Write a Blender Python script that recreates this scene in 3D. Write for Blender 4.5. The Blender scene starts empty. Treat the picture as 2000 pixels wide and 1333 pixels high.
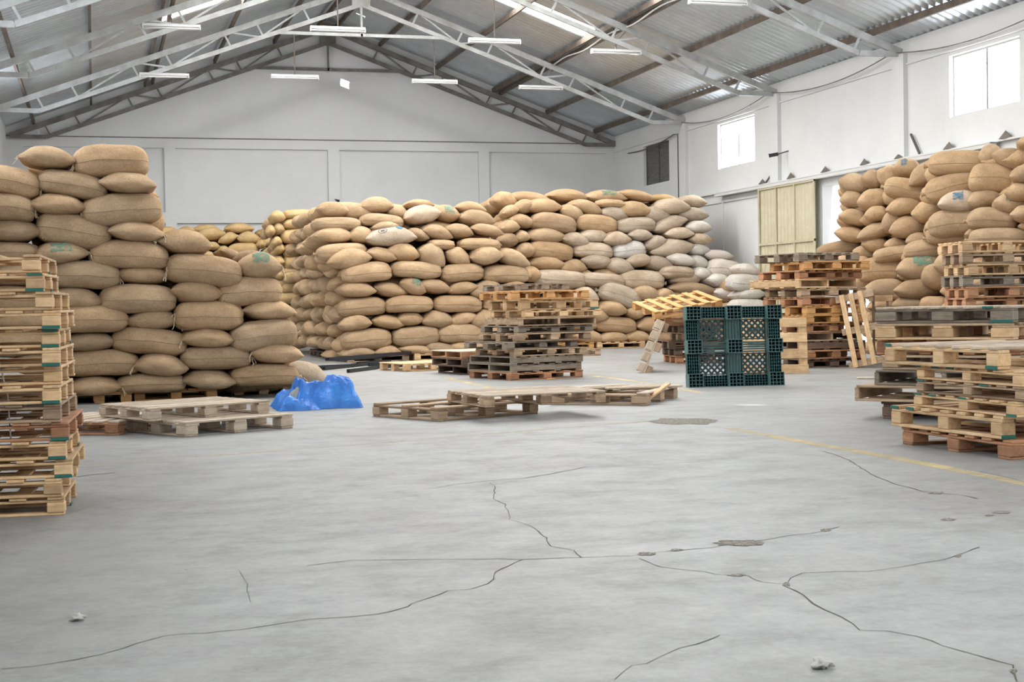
import bpy, bmesh, math, random
from mathutils import Vector, Matrix, noise
random.seed(7)
sc = bpy.context.scene
COL = sc.collection
# ------------------------------------------------------------------ camera, world, sun, exposure
FPX, CX, CY, CAMH = 2850.0, 1000.0, 666.5, 1.05
RC = (Matrix.Rotation(-math.radians(15.94), 3, 'Z') @ Matrix.Rotation(math.pi / 2 - math.radians(1.52), 3, 'X')
      @ Matrix.Rotation(-0.017, 3, 'Z'))
cam_d = bpy.data.cameras.new('camera'); cam_d.sensor_width = 36.0; cam_d.lens = 36.0 * FPX / 2000.0
cam_d.clip_end = 400
cam = bpy.data.objects.new('camera', cam_d); COL.objects.link(cam)
cam.matrix_world = Matrix.Translation((0, 0, CAMH)) @ RC.to_4x4()
sc.camera = cam
SKY = 7.0
SKYLIGHT = 120.0
PANE = 90.0
w = bpy.data.worlds.new('world'); sc.world = w; w.use_nodes = True
w.node_tree.nodes['Background'].inputs[0].default_value = (0.84, 0.92, 1.0, 1)
w.node_tree.nodes['Background'].inputs[1].default_value = SKY
SPOTS = []
SUN_DIR = Vector((-0.065, 0.755, -0.656)).normalized()
sun_d = bpy.data.lights.new('sun', 'SUN'); sun_d.energy = 40; sun_d.angle = 0.009; sun_d.color = (1, .96, .9)
sun = bpy.data.objects.new('sun', sun_d); COL.objects.link(sun)
sun.rotation_euler = SUN_DIR.to_track_quat('-Z', 'Y').to_euler()
def portal(name, loc, rot, sx, sy):
    d = bpy.data.lights.new(name, 'AREA'); d.shape = 'RECTANGLE'; d.size = sx; d.size_y = sy
    d.cycles.is_portal = True
    o = bpy.data.objects.new(name, d); COL.objects.link(o); o.location = loc; o.rotation_euler = rot
portal('portal_side_door', (14.9, 26.1, 1.68), (0, math.pi / 2, 0), 3.3, 2.6)
portal('portal_front_door', (6.3, -8.2, 2.2), (math.pi / 2, 0, 0), 5.0, 4.4)  # sampling portal for the added opening behind the camera
sc.view_settings.view_transform = 'Standard'; sc.view_settings.look = 'None'
sc.view_settings.exposure = -2.2; sc.view_settings.gamma = 1.0; sc.view_settings.use_curve_mapping = False
sc.cycles.max_bounces = 5; sc.cycles.diffuse_bounces = 3; sc.cycles.glossy_bounces = 2
sc.cycles.use_adaptive_sampling = True; sc.cycles.adaptive_threshold = 0.08; sc.cycles.adaptive_min_samples = 12
sc.cycles.use_denoising = True; sc.cycles.use_light_tree = False
sc.cycles.sample_clamp_indirect = 8.0

# ------------------------------------------------------------------ helpers
def ray(x, y): return RC @ Vector(((x - CX) / FPX, -(y - CY) / FPX, -1.0))
CAM = Vector((0, 0, CAMH))
def G(x, y, z=0.0):
    r = ray(x, y); return CAM + r * ((z - CAMH) / r.z)
def PY(x, y, Y):
    r = ray(x, y); return CAM + r * (Y / r.y)
def PX(x, y, X):
    r = ray(x, y); return CAM + r * (X / r.x)
def depth(p): return -(RC.transposed() @ (p - CAM)).z
def tag(o, label=None, cat=None, group=None, kind=None):
    if label: o['label'] = label
    if cat: o['category'] = cat
    if group: o['group'] = group
    if kind: o['kind'] = kind
    return o
def link(name, data, parent=None, mw=None):
    o = bpy.data.objects.new(name, data); COL.objects.link(o)
    if parent is not None: o.parent = parent
    if mw is not None: o.matrix_local = mw
    return o
def empty(name, mw=None):
    o = bpy.data.objects.new(name, None); COL.objects.link(o)
    if mw is not None: o.matrix_world = mw
    o.empty_display_size = .1
    return o
def mesh(name, v, f, mat, smooth=False):
    m = bpy.data.meshes.new(name); m.from_pydata([tuple(p) for p in v], [], f)
    if mat: m.materials.append(mat)
    if smooth: m.polygons.foreach_set('use_smooth', [True] * len(m.polygons))
    m.update(); return m
class MB:
    def __init__(s): s.v, s.f = [], []
    def add(s, v, f):
        n = len(s.v); s.v += [tuple(p) for p in v]; s.f += [[i + n for i in q] for q in f]
    def box(s, a, b):
        x0, y0, z0 = a; x1, y1, z1 = b
        s.add([(x0, y0, z0), (x1, y0, z0), (x1, y1, z0), (x0, y1, z0), (x0, y0, z1), (x1, y0, z1), (x1, y1, z1), (x0, y1, z1)],
              [[0, 3, 2, 1], [4, 5, 6, 7], [0, 1, 5, 4], [1, 2, 6, 5], [2, 3, 7, 6], [3, 0, 4, 7]])
    def bar(s, a, b, w, h, up=(0, 0, 1)):
        a, b = Vector(a), Vector(b); d = (b - a).normalized(); u = Vector(up)
        if abs(d.dot(u)) > .98: u = Vector((0, 1, 0))
        r = d.cross(u).normalized() * w / 2; u = r.cross(d).normalized() * h / 2
        p = [a - r - u, a + r - u, a + r + u, a - r + u, b - r - u, b + r - u, b + r + u, b - r + u]
        s.add(p, [[0, 1, 2, 3], [7, 6, 5, 4], [0, 4, 5, 1], [1, 5, 6, 2], [2, 6, 7, 3], [3, 7, 4, 0]])
    def tube(s, pts, r, n=6):
        pts = [Vector(p) for p in pts]; rings = []
        for i, p in enumerate(pts):
            d = (pts[min(i + 1, len(pts) - 1)] - pts[max(i - 1, 0)]).normalized()
            u = Vector((0, 0, 1)) if abs(d.z) < .9 else Vector((1, 0, 0))
            a = d.cross(u).normalized(); b = a.cross(d)
            rr = r[i] if isinstance(r, (list, tuple)) else r
            rings.append([p + (a * math.cos(2 * math.pi * k / n) + b * math.sin(2 * math.pi * k / n)) * rr for k in range(n)])
        v = [q for R in rings for q in R]; f = []
        for i in range(len(rings) - 1):
            for k in range(n):
                f.append([i * n + k, i * n + (k + 1) % n, (i + 1) * n + (k + 1) % n, (i + 1) * n + k])
        f.append(list(range(n))[::-1]); f.append([(len(rings) - 1) * n + k for k in range(n)])
        s.add(v, f)
    def build(s, name, mat, parent=None, smooth=False, mw=None):
        return link(name, mesh(name, s.v, s.f, mat, smooth), parent, mw)
_bc = {}
def boxmesh(dx, dy, dz, mat, bev=.004):
    k = (round(dx, 3), round(dy, 3), round(dz, 3), mat.name)
    if k in _bc: return _bc[k]
    bm = bmesh.new(); bmesh.ops.create_cube(bm, size=1)
    bmesh.ops.scale(bm, vec=(dx, dy, dz), verts=bm.verts)
    b = min(bev, dx * .2, dy * .2, dz * .2)
    bmesh.ops.bevel(bm, geom=bm.edges[:], offset=b, segments=1, affect='EDGES')
    m = bpy.data.meshes.new('board'); bm.to_mesh(m); bm.free(); m.materials.append(mat); _bc[k] = m
    return m
T = Matrix.Translation
def RZ(a): return Matrix.Rotation(a, 4, 'Z')
ORD = ['first', 'second', 'third', 'fourth', 'fifth', 'sixth', 'seventh', 'eighth', 'ninth', 'tenth', 'eleventh', 'twelfth',
       'thirteenth', 'fourteenth', 'fifteenth', 'sixteenth', 'seventeenth', 'eighteenth']

# ------------------------------------------------------------------ materials
def newmat(name, col=(.8, .8, .8), rough=.7, metal=0.0):
    m = bpy.data.materials.new(name); m.use_nodes = True
    b = m.node_tree.nodes['Principled BSDF']
    b.inputs['Base Color'].default_value = (*col, 1); b.inputs['Roughness'].default_value = rough
    b.inputs['Metallic'].default_value = metal
    return m, m.node_tree.nodes, m.node_tree.links, b
def coords(N, L, kind='Object', scale=(1, 1, 1), rnd=False):
    tc = N.new('ShaderNodeTexCoord'); mp = N.new('ShaderNodeMapping'); mp.inputs['Scale'].default_value = scale
    L.new(tc.outputs[kind], mp.inputs['Vector'])
    if rnd:
        oi = N.new('ShaderNodeObjectInfo'); ml = N.new('ShaderNodeMath'); ml.operation = 'MULTIPLY'; ml.inputs[1].default_value = 57.0
        L.new(oi.outputs['Random'], ml.inputs[0]); L.new(ml.outputs[0], mp.inputs['Location'])
    return mp.outputs[0]
def ntex(N, L, vec, scale, detail=4, rough=.6):
    n = N.new('ShaderNodeTexNoise'); n.inputs['Scale'].default_value = scale; n.inputs['Detail'].default_value = detail
    n.inputs['Roughness'].default_value = rough
    if vec is not None: L.new(vec, n.inputs['Vector'])
    return n.outputs['Fac']
def ramp(N, L, fac, stops):
    r = N.new('ShaderNodeValToRGB'); e = r.color_ramp.elements
    while len(e) < len(stops): e.new(.5)
    for i, (p, c) in enumerate(stops):
        e[i].position = p; e[i].color = (*c, 1) if len(c) == 3 else c
    L.new(fac, r.inputs[0]); return r.outputs[0]
def mix(N, L, a, b, fac, mode='MIX'):
    m = N.new('ShaderNodeMix'); m.data_type = 'RGBA'; m.blend_type = mode
    for s, v in ((0, fac), (6, a), (7, b)):
        if isinstance(v, (int, float)): m.inputs[s].default_value = v
        elif isinstance(v, tuple): m.inputs[s].default_value = (*v, 1)
        else: L.new(v, m.inputs[s])
    return m.outputs[2]
def bump(N, L, b, h, strength, dist):
    n = N.new('ShaderNodeBump'); n.inputs['Strength'].default_value = strength; n.inputs['Distance'].default_value = dist
    L.new(h, n.inputs['Height']); L.new(n.outputs[0], b.inputs['Normal'])
def jute_mat(name, c0, c1, var=.25):
    m, N, L, b = newmat(name, c0, .95)
    v = coords(N, L, rnd=True)
    n = ntex(N, L, v, 2.2, 3)
    c = ramp(N, L, n, [(.3, c0), (.7, c1)])
    n2 = ntex(N, L, v, 60, 2)
    c = mix(N, L, c, ramp(N, L, n2, [(.3, (.55, .55, .55)), (.7, (1.2, 1.18, 1.15))]), .65, 'MULTIPLY')
    st = ramp(N, L, ntex(N, L, v, 5, 3, .7), [(.56, (1, 1, 1)), (.75, (.68, .64, .6))])
    c = mix(N, L, c, st, .6, 'MULTIPLY')
    oi = N.new('ShaderNodeObjectInfo')
    rv = ramp(N, L, oi.outputs['Random'], [(0, (1 - var, 1 - var * 1.0, 1 - var * .9)), (.25, (1.02, .99, .94)), (.5, (.97, .94, .92)), (.75, (.88, .90, .92)), (1, (1 + var * .5, 1 + var * .4, 1 + var * .3))])
    c = mix(N, L, c, rv, 1.0, 'MULTIPLY')
    L.new(c, b.inputs['Base Color'])
    ml = N.new('ShaderNodeMath'); ml.operation = 'MULTIPLY_ADD'; ml.inputs[1].default_value = 5.0
    L.new(ntex(N, L, coords(N, L, scale=(1, 1, .6), rnd=True), 9, 3, .55), ml.inputs[0]); L.new(ntex(N, L, v, 110, 2, .8), ml.inputs[2])
    bump(N, L, b, ml.outputs[0], .45, .006)
    b.inputs['Specular IOR Level'].default_value = .15
    return m
M_JUTE = jute_mat('jute', (.42, .285, .17), (.585, .42, .265))
M_JUTEY = jute_mat('jute_yellow', (.50, .34, .16), (.66, .48, .26), .15)
M_JUTEW = jute_mat('jute_pale', (.47, .36, .26), (.66, .55, .44), .18)  # pale sacks; also paints white highlights onto tan ones at back right
M_WHITE = jute_mat('woven_white', (.72, .66, .60), (.86, .82, .78), .08)  # white weave, with the whitening by door light painted in
m, N, L, b = newmat('seam_thread', (.30, .20, .115), .95); M_SEAM = m
m, N, L, b = newmat('twine', (.72, .58, .40), .95); M_TWINE = m
m, N, L, b = newmat('white_string', (.8, .78, .74), .9); M_STRING = m
def print_mat(name, col):
    m, N, L, b = newmat(name, col, .9)
    v = coords(N, L, rnd=True)
    tr = N.new('ShaderNodeBsdfTransparent'); mx = N.new('ShaderNodeMixShader')
    L.new(ramp(N, L, ntex(N, L, v, 9, 4, .75), [(.4, (0, 0, 0)), (.6, (.85, .85, .85))]), mx.inputs[0])
    L.new(tr.outputs[0], mx.inputs[1]); L.new(b.outputs[0], mx.inputs[2])
    L.new(mx.outputs[0], N['Material Output'].inputs[0]); return m
M_PGREEN = print_mat('green_print', (.13, .30, .22)); M_PBLUE = print_mat('blue_print', (.05, .20, .33))
M_INK, _, _, _ = newmat('dark_ink', (.12, .12, .16), .9)
M_BLUEDOT, _, _, _ = newmat('blue_ink', (.06, .2, .36), .9)
def wood_mat(name, c0, c1, var=.2, rough=.75):
    m, N, L, b = newmat(name, c0, rough)
    v = coords(N, L, scale=(1.6, 14, 14), rnd=True)
    n = ntex(N, L, v, 3.0, 5, .65)
    c = ramp(N, L, n, [(.3, c0), (.68, c1)])
    k = ntex(N, L, coords(N, L, scale=(4, 4, 4), rnd=True), 2.0, 3)
    c = mix(N, L, c, ramp(N, L, k, [(.35, (.7, .66, .62)), (.6, (1.05, 1.05, 1.05))]), .6, 'MULTIPLY')
    oi = N.new('ShaderNodeObjectInfo')
    c = mix(N, L, c, ramp(N, L, oi.outputs['Random'], [(0, (1 - var * 1.5, 1 - var * 1.65, 1 - var * 1.75)), (.45, (1, 1, 1)), (1, (1 + var * .5, 1 + var * .5, 1 + var * .55))]), 1.0, 'MULTIPLY')
    L.new(c, b.inputs['Base Color'])
    bump(N, L, b, n, .3, .004)
    return m
M_PINE = wood_mat('pine_wood', (.60, .38, .19), (.80, .57, .335))
M_AGED = wood_mat('aged_wood', (.31, .205, .125), (.52, .375, .245), .28)
M_GREYW = wood_mat('grey_wood', (.17, .135, .10), (.34, .28, .215), .22)
M_RED = wood_mat('reddish_wood', (.33, .15, .07), (.54, .28, .15), .25)
M_ORANGE = wood_mat('orange_wood', (.50, .25, .085), (.68, .38, .15), .15)
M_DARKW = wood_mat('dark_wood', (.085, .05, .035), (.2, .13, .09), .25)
M_PALEW = wood_mat('pale_wood', (.46, .36, .26), (.66, .55, .43), .15)  # pale boards; on deck tops it paints in the skylight reflection
M_TEAL, _, _, _ = newmat('green_paint', (.015, .13, .105), .7)

m, N, L, b = newmat('white_wall', (.8, .8, .8), .9)
v = coords(N, L)
c = ramp(N, L, ntex(N, L, v, .5, 6, .65), [(.3, (.79, .795, .795)), (.65, (.87, .875, .875))])
c = mix(N, L, c, ramp(N, L, ntex(N, L, v, 7, 5, .75), [(.6, (1, 1, 1)), (.8, (.82, .8, .77))]), .5, 'MULTIPLY')
L.new(c, b.inputs['Base Color']); bump(N, L, b, ntex(N, L, v, 9, 6, .7), .25, .02)
M_WALL = m
m, N, L, b = newmat('concrete', (.5, .5, .5), .55)
v = coords(N, L)
n1 = ntex(N, L, v, .55, 8, .65)
c = ramp(N, L, n1, [(.28, (.215, .208, .195)), (.5, (.27, .27, .265)), (.7, (.315, .318, .32))])
n2 = ntex(N, L, coords(N, L, scale=(1, 1.25, 1)), 2.6, 9, .74)
c = mix(N, L, c, ramp(N, L, n2, [(.32, (.74, .73, .70)), (.5, (1, 1, 1)), (.72, (1.12, 1.12, 1.12))]), .75, 'MULTIPLY')
n3 = ntex(N, L, v, 22, 8, .82)
c = mix(N, L, c, ramp(N, L, n3, [(.36, (.70, .69, .67)), (.58, (1.08, 1.08, 1.08))]), .5, 'MULTIPLY')
n5 = ntex(N, L, v, 1.4, 5, .7)
c = mix(N, L, c, ramp(N, L, n5, [(.58, (1, 1, 1)), (.74, (.78, .73, .62))]), .55, 'MULTIPLY')
vo = N.new('ShaderNodeTexVoronoi'); vo.inputs['Scale'].default_value = 2.6; L.new(v, vo.inputs['Vector'])
c = mix(N, L, c, ramp(N, L, vo.outputs['Distance'], [(.012, (.3, .27, .24)), (.028, (1, 1, 1))]), .85, 'MULTIPLY')
L.new(c, b.inputs['Base Color'])
L.new(ramp(N, L, n2, [(.3, (.62,) * 3), (.7, (.38,) * 3)]), b.inputs['Roughness'])
bump(N, L, b, n3, .25, .006)
M_FLOOR = m
m, N, L, b = newmat('crack_dark', (.10, .085, .07), .95); M_CRACK = m
m, N, L, b = newmat('rubble_patch', (.3, .27, .23), .95)
v = coords(N, L); c = ramp(N, L, ntex(N, L, v, 40, 5, .8), [(.4, (.12, .10, .075)), (.6, (.42, .39, .34))])
L.new(c, b.inputs['Base Color']); bump(N, L, b, ntex(N, L, v, 40, 5, .8), .8, .02); M_PATCH = m
m, N, L, b = newmat('yellow_floor_paint', (.7, .5, .2), .7)
v = coords(N, L, kind='Object')
tr = N.new('ShaderNodeBsdfTransparent'); mx = N.new('ShaderNodeMixShader')
L.new(ramp(N, L, ntex(N, L, v, 1.1, 6, .7), [(.36, (.1,) * 3), (.62, (.75,) * 3)]), mx.inputs[0])
L.new(tr.outputs[0], mx.inputs[1]); L.new(b.outputs[0], mx.inputs[2]); L.new(mx.outputs[0], N['Material Output'].inputs[0])
b.inputs['Base Color'].default_value = (.74, .56, .26, 1)
M_YEL = m
m2 = m.copy(); m2.name = 'faded_floor_paint'; M_YEL2 = m2
m2.node_tree.nodes['Principled BSDF'].inputs['Base Color'].default_value = (.62, .55, .36, 1)
for nd_ in m2.node_tree.nodes:
    if nd_.type == 'VALTORGB': nd_.color_ramp.elements[0].color = (.0, .0, .0, 1); nd_.color_ramp.elements[1].color = (.5, .5, .5, 1)
m, N, L, b = newmat('galvanised_sheet', (.62, .64, .66), .36, .7)
v = coords(N, L, rnd=True); c = ramp(N, L, ntex(N, L, v, 1.2, 6, .7), [(.3, (.60, .645, .68)), (.7, (.80, .86, .91))])
L.new(c, b.inputs['Base Color']); L.new(ramp(N, L, ntex(N, L, v, 2, 4), [(.3, (.36,) * 3), (.7, (.48,) * 3)]), b.inputs['Roughness'])
M_SHEET = m
m, N, L, b = newmat('truss_paint', (.46, .47, .47), .6)
v = coords(N, L); c = ramp(N, L, ntex(N, L, v, 3, 5, .7), [(.3, (.33, .325, .31)), (.6, (.50, .515, .52))]); L.new(c, b.inputs['Base Color']); M_TRUSS = m
m, N, L, b = newmat('truss_dusty', (.2, .19, .18), .8)  # darker brown-grey than the other truss paint
v = coords(N, L); c = ramp(N, L, ntex(N, L, v, 3, 5, .7), [(.3, (.12, .105, .09)), (.65, (.24, .23, .22))]); L.new(c, b.inputs['Base Color']); M_TRUSSD = m
m, N, L, b = newmat('rusty_steel', (.13, .10, .08), .8)
v = coords(N, L); c = ramp(N, L, ntex(N, L, v, 4, 5, .7), [(.3, (.07, .05, .04)), (.7, (.17, .135, .11))]); L.new(c, b.inputs['Base Color']); M_RUST = m
def emit_mat(name, col, s):
    m = bpy.data.materials.new(name); m.use_nodes = True; N = m.node_tree.nodes; L = m.node_tree.links
    N.remove(N['Principled BSDF']); e = N.new('ShaderNodeEmission'); e.inputs[0].default_value = (*col, 1); e.inputs[1].default_value = s
    L.new(e.outputs[0], N['Material Output'].inputs[0]); return m
M_SKYL = emit_mat('daylit_skylight', (1, .99, .95), SKYLIGHT)
M_PANE = emit_mat('daylit_pane', (.88, .94, 1), PANE)
m, N, L, b = newmat('dark_pane', (.05, .05, .045), .35)
v = coords(N, L, scale=(1, 1, 6)); L.new(ramp(N, L, ntex(N, L, v, 3, 4), [(.35, (.045, .045, .04)), (.65, (.12, .12, .11))]), b.inputs['Base Color']); M_DPANE = m
M_FRAME, _, _, _ = newmat('dark_frame', (.10, .10, .10), .6)
M_WFRAME, _, _, _ = newmat('white_frame', (.75, .75, .74), .6)
m, N, L, b = newmat('cream_door_paint', (.62, .56, .40), .55)
v = coords(N, L); L.new(ramp(N, L, ntex(N, L, v, 1.2, 6, .7), [(.3, (.50, .44, .27)), (.6, (.66, .61, .46))]), b.inputs['Base Color']); M_CREAM = m
M_LAMP, _, _, _ = newmat('white_enamel', (.85, .85, .84), .35)
M_TUBE, _, _, _ = newmat('glass_tube', (.9, .9, .88), .2)
M_BLACK, _, _, _ = newmat('black_plastic', (.012, .012, .013), .4)
M_BLACKP, _, _, _ = newmat('black_pipe_plastic', (.010, .011, .015), .45)
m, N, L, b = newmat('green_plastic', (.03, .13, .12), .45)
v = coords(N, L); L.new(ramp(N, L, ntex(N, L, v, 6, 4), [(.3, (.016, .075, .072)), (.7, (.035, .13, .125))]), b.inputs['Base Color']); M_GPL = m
M_GPLD, _, _, _ = newmat('green_plastic_back', (.012, .05, .048), .5)  # darker copy of the green plastic, shade painted on the lattice
M_GPLT, _, _, _ = newmat('green_plastic_rim', (.075, .16, .155), .45)  # lighter copy of the green plastic, painting light onto the foot ribs
m, N, L, b = newmat('blue_tarp', (.03, .22, .70), .42)
v = coords(N, L); L.new(ramp(N, L, ntex(N, L, v, 5, 4), [(.3, (.014, .12, .47)), (.7, (.035, .23, .68))]), b.inputs['Base Color'])
bump(N, L, b, ntex(N, L, v, 14, 4, .6), .5, .03); M_TARP = m
M_CLOTH, _, _, _ = newmat('dirty_cloth', (.45, .42, .36), .95)
m, N, L, b = newmat('outside_ground', (.62, .60, .55), .9); M_OUT = m
M_DIRT, _, _, _ = newmat('grey_dirt', (.16, .14, .12), .95)
M_FLUFF, _, _, _ = newmat('pale_fluff', (.52, .5, .47), 1.0)

# ------------------------------------------------------------------ structure
XL, XR, XM, YB, YF = -2.1, 14.6, 6.3, 40.0, -8.0
ZE, ZR = 5.8, 8.84
fl = MB(); fl.box((XL - .3, YF - .3, -.12), (XR + .3, YB + .3, 0)); floor = fl.build('floor', M_FLOOR); tag(floor, kind='structure')
og = MB(); og.box((XR + .31, -20, -.14), (70, 70, -.02)); o = og.build('ground_outside', M_OUT); tag(o, kind='structure')
og = MB(); og.box((-40, -60, -.14), (14.8, YF - .31, -.02)); o = og.build('ground_outside', M_OUT); tag(o, kind='structure')

def wall_cells(u0, u1, z0, z1, holes, fn):
    us = sorted({u0, u1, *[h[0] for h in holes], *[h[1] for h in holes]}); zs = sorted({z0, z1, *[h[2] for h in holes], *[h[3] for h in holes]})
    mb = MB()
    for i in range(len(us) - 1):
        for j in range(len(zs) - 1):
            cu, cz = (us[i] + us[i + 1]) / 2, (zs[j] + zs[j + 1]) / 2
            if any(h[0] < cu < h[1] and h[2] < cz < h[3] for h in holes): continue
            a, b = fn(us[i], us[i + 1], zs[j], zs[j + 1]); mb.box(a, b)
    return mb
WZ0, WZ1 = 4.18, 5.26
bays = [34.7 - 5.2 * k for k in range(-1, 9)]        # truss lines: 39.9, 34.7, 29.5 ...
wins = []
for (y0, y1) in ((35.8, 37.65), (30.64, 32.68), (20.7, 22.73), (15.5, 17.5), (10.3, 12.3), (5.1, 7.1), (0, 2), (-5.2, -3.2)):
    wins.append((y0, y1))
DOOR = (24.8, 27.44, 0.0, 3.36)
wr = wall_cells(YF, YB + .25, 0, ZE, [(a, b, WZ0, WZ1) for a, b in wins] + [DOOR], lambda a, b, c, d: ((XR, a, c), (XR + .25, b, d)))
wall_r = wr.build('wall_right', M_WALL); tag(wall_r, kind='structure')
LWIN_ADDED = [(a - .2, b + .3) for a, b in wins[1:]]  # unseen left wall windows, added to brighten the hall
wl = wall_cells(YF, YB + .25, 0, ZE, [(a, b, WZ0, WZ1) for a, b in LWIN_ADDED], lambda a, b, c, d: ((XL - .25, a, c), (XL, b, d)))
wall_l = wl.build('wall_left', M_WALL); tag(wall_l, kind='structure')
wf = wall_cells(XL - .25, XR + .25, 0, ZE, [(3.8, 8.8, 0, 4.4)], lambda a, b, c, d: ((a, YF - .25, c), (b, YF, d)))  # unseen front wall; door opening added and sized to let sky light in
wf.add([(XL - .25, YF, ZE), (XR + .25, YF, ZE), (XM, YF, ZR), (XL - .25, YF - .25, ZE), (XR + .25, YF - .25, ZE), (XM, YF - .25, ZR)],
       [[0, 1, 2], [5, 4, 3], [0, 3, 4, 1], [1, 4, 5, 2], [2, 5, 3, 0]])
o = wf.build('wall_front', M_WALL); tag(o, kind='structure')
wb = MB(); wb.box((XL - .25, YB + .1, 0), (XR + .25, YB + .35, 5.58))
wb.add([(XL - .25, YB, 5.58), (XR + .25, YB, 5.58), (XR + .25, YB, ZE), (XM, YB, ZR + .1), (XL - .25, YB, ZE)] +
       [(XL - .25, YB + .35, 5.58), (XR + .25, YB + .35, 5.58), (XR + .25, YB + .35, ZE), (XM, YB + .35, ZR + .1), (XL - .25, YB + .35, ZE)],
       [[0, 1, 2, 3, 4], [9, 8, 7, 6, 5], [0, 5, 6, 1], [1, 6, 7, 2], [2, 7, 8, 3], [3, 8, 9, 4], [4, 9, 5, 0]])
wall_b = wb.build('wall_back', M_WALL); tag(wall_b, kind='structure')
for (x0, x1) in ((1.88, 2.18), (6.26, 6.58), (10.54, 10.84), (XL, -1.7), (14.35, XR)):
    q = MB(); q.box((x0, YB + .0, 0), (x1, YB + .1, 5.33)); q.build('pilaster', M_WALL, wall_b)
for (z0, z1) in ((5.32, 5.58), (3.32, 3.61), (1.5, 1.8)):
    q = MB(); q.box((XL, YB + .004, z0), (XR, YB + .1, z1)); q.build('beam', M_WALL, wall_b)
q = MB(); q.box((XL, YB - .025, 5.575), (XR, YB, 5.60)); q.build('ledge', M_TRUSSD, wall_b)
# right wall columns, ledge, rail
for yb in bays[1:]:
    q = MB(); q.box((XR - .09, yb - .2, 0), (XR, yb + .2, ZE - .25)); q.build('column', M_WALL, wall_r)
q = MB(); q.box((XR - .05, 34.5, 3.50), (XR, 40, 3.60)); q.build('ledge', M_WALL, wall_r)
q = MB(); q.box((XR - .10, YF, 3.585), (XR, 34.5, 3.62)); q.build('ledge', M_WALL, wall_r)
q = MB(); q.box((XR - .035, 30.1, 3.36), (XR, 40, 3.40)); q.build('ledge', M_WALL, wall_r)
q = MB(); q.box((XR - .03, 32.37, 0), (XR, 32.45, 3.36)); q.build('ledge', M_WALL, wall_r)
q = MB(); q.box((XR - .04, YF, 5.33), (XR, YB, 5.36)); q.build('ledge', M_WALL, wall_r)
q = MB(); q.box((XR - .22, 21.2, 3.50), (XR - .10, 32.45, 3.575)); q.box((XR - .23, 21.2, 3.565), (XR - .06, 32.45, 3.585))
o = q.build('door_rail', M_WFRAME); tag(o, 'white sliding door rail along the right wall above the cream door', 'door rail')
# windows: right wall ones, plus unseen added ones in the left wall
for i, (y0, y1) in enumerate(wins):
    for side, X in (('r', XR + .1), ('l', XL - .1)):
        if side == 'l' and i == 0: continue
        if side == 'l': y0, y1 = LWIN_ADDED[i - 1]
        dk = i == 0 and side == 'r'
        wo = empty('window_%d' % (i * 2 + (1 if side == 'r' else 2)), T((X, (y0 + y1) / 2, WZ0))); tag(wo, kind='structure')
        wo['label'] = ('dark closed window high beside the back corner' if dk else 'bright two-pane daylight window high in the side wall')
        hw, hh = (y1 - y0) / 2, WZ1 - WZ0
        fm = M_FRAME if dk else M_WFRAME
        for (a, b_) in (((-.02, -hw, 0), (.02, hw, .035)), ((-.02, -hw, hh - .035), (.02, hw, hh)), ((-.02, -hw, .035), (.02, -hw + .04, hh - .035)), ((-.02, hw - .04, .035), (.02, hw, hh - .035)), ((-.02, -.018, .035), (.02, .018, hh - .035))):
            q = MB(); q.box(a, b_); q.build('window_frame', fm if not (a[1] == -.018) else M_FRAME, wo)
        for (a, b_) in ((-hw + .04, -.018), (.018, hw - .04)):
            q = MB(); q.box((-.006, a, .035), (.006, b_, hh - .035)); q.build('pane', M_DPANE if dk else M_PANE, wo)
# sliding door (cream)
dr = empty('door_1', T((XR - .16, 28.77, 0))); tag(dr, kind='structure'); dr['label'] = 'cream corrugated sliding metal door hung on the rail'
dy = 1.33
def dpart(n, a, b_, mt=M_CREAM):
    q = MB(); q.box(a, b_); return q.build(n, mt, dr)
v, f = [], []; n = 66
for i in range(n + 1):
    y = -dy + 2 * dy * i / n; x = .008 if (i % 4) in (0, 1) else -.012
    v += [(x, y, .05), (x, y, 3.5)]
for i in range(n): f.append([2 * i, 2 * i + 2, 2 * i + 3, 2 * i + 1])
link('corrugated_panel', mesh('corrugated_panel', v, f, M_CREAM), dr)
for z in (.05, 1.15, 2.22, 3.46): dpart('rail_bar', (-.045, -dy, z), (-.012, dy, z + .05))
for y in (-dy, -.45, .43, dy - .05): dpart('stile_bar', (-.04, y, .05), (-.012, y + .05, 3.5))
# roof sheets -------------------------------------------------------
WAVE, SHW = .225, .9
def sheet_mesh(length, mat, hole=None):
    nw = int(SHW / WAVE + .5); n = nw * 14; segs = 1 if hole is None else 40
    v, f = [], []
    for j in range(segs + 1):
        s = length * j / segs
        for i in range(n + 1):
            y = SHW * i / n; v.append((s, y, .030 * math.sin(2 * math.pi * y / WAVE)))
    for j in range(segs):
        for i in range(n):
            if hole and hole[0] < length * (j + .5) / segs < hole[1] and hole[2] < SHW * (i + .5) / n < hole[3]: continue
            k = j * (n + 1) + i; f.append([k, k + 1, k + n + 2, k + n + 1])
    m = mesh('roof_sheet', v, f, mat, True)
    return m
roof = empty('roof', T((0, 0, 0))); tag(roof, kind='structure'); roof['label'] = 'corrugated metal roof sheets with daylit skylight strips'
DX = XR - XM; SLOPE = math.atan2(ZR - ZE, DX); SLEN = math.hypot(DX, ZR - ZE)
LOW, UP = 3.86, SLEN - 3.76
sh_low, sh_up = sheet_mesh(LOW + .35, M_SHEET), sheet_mesh(UP, M_SHEET)
sky_up = sheet_mesh(UP - .25, M_SKYL)
sky_low = sheet_mesh(LOW, M_SKYL)
nst = int((YB + .2 - YF) / SHW) + 1
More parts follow.
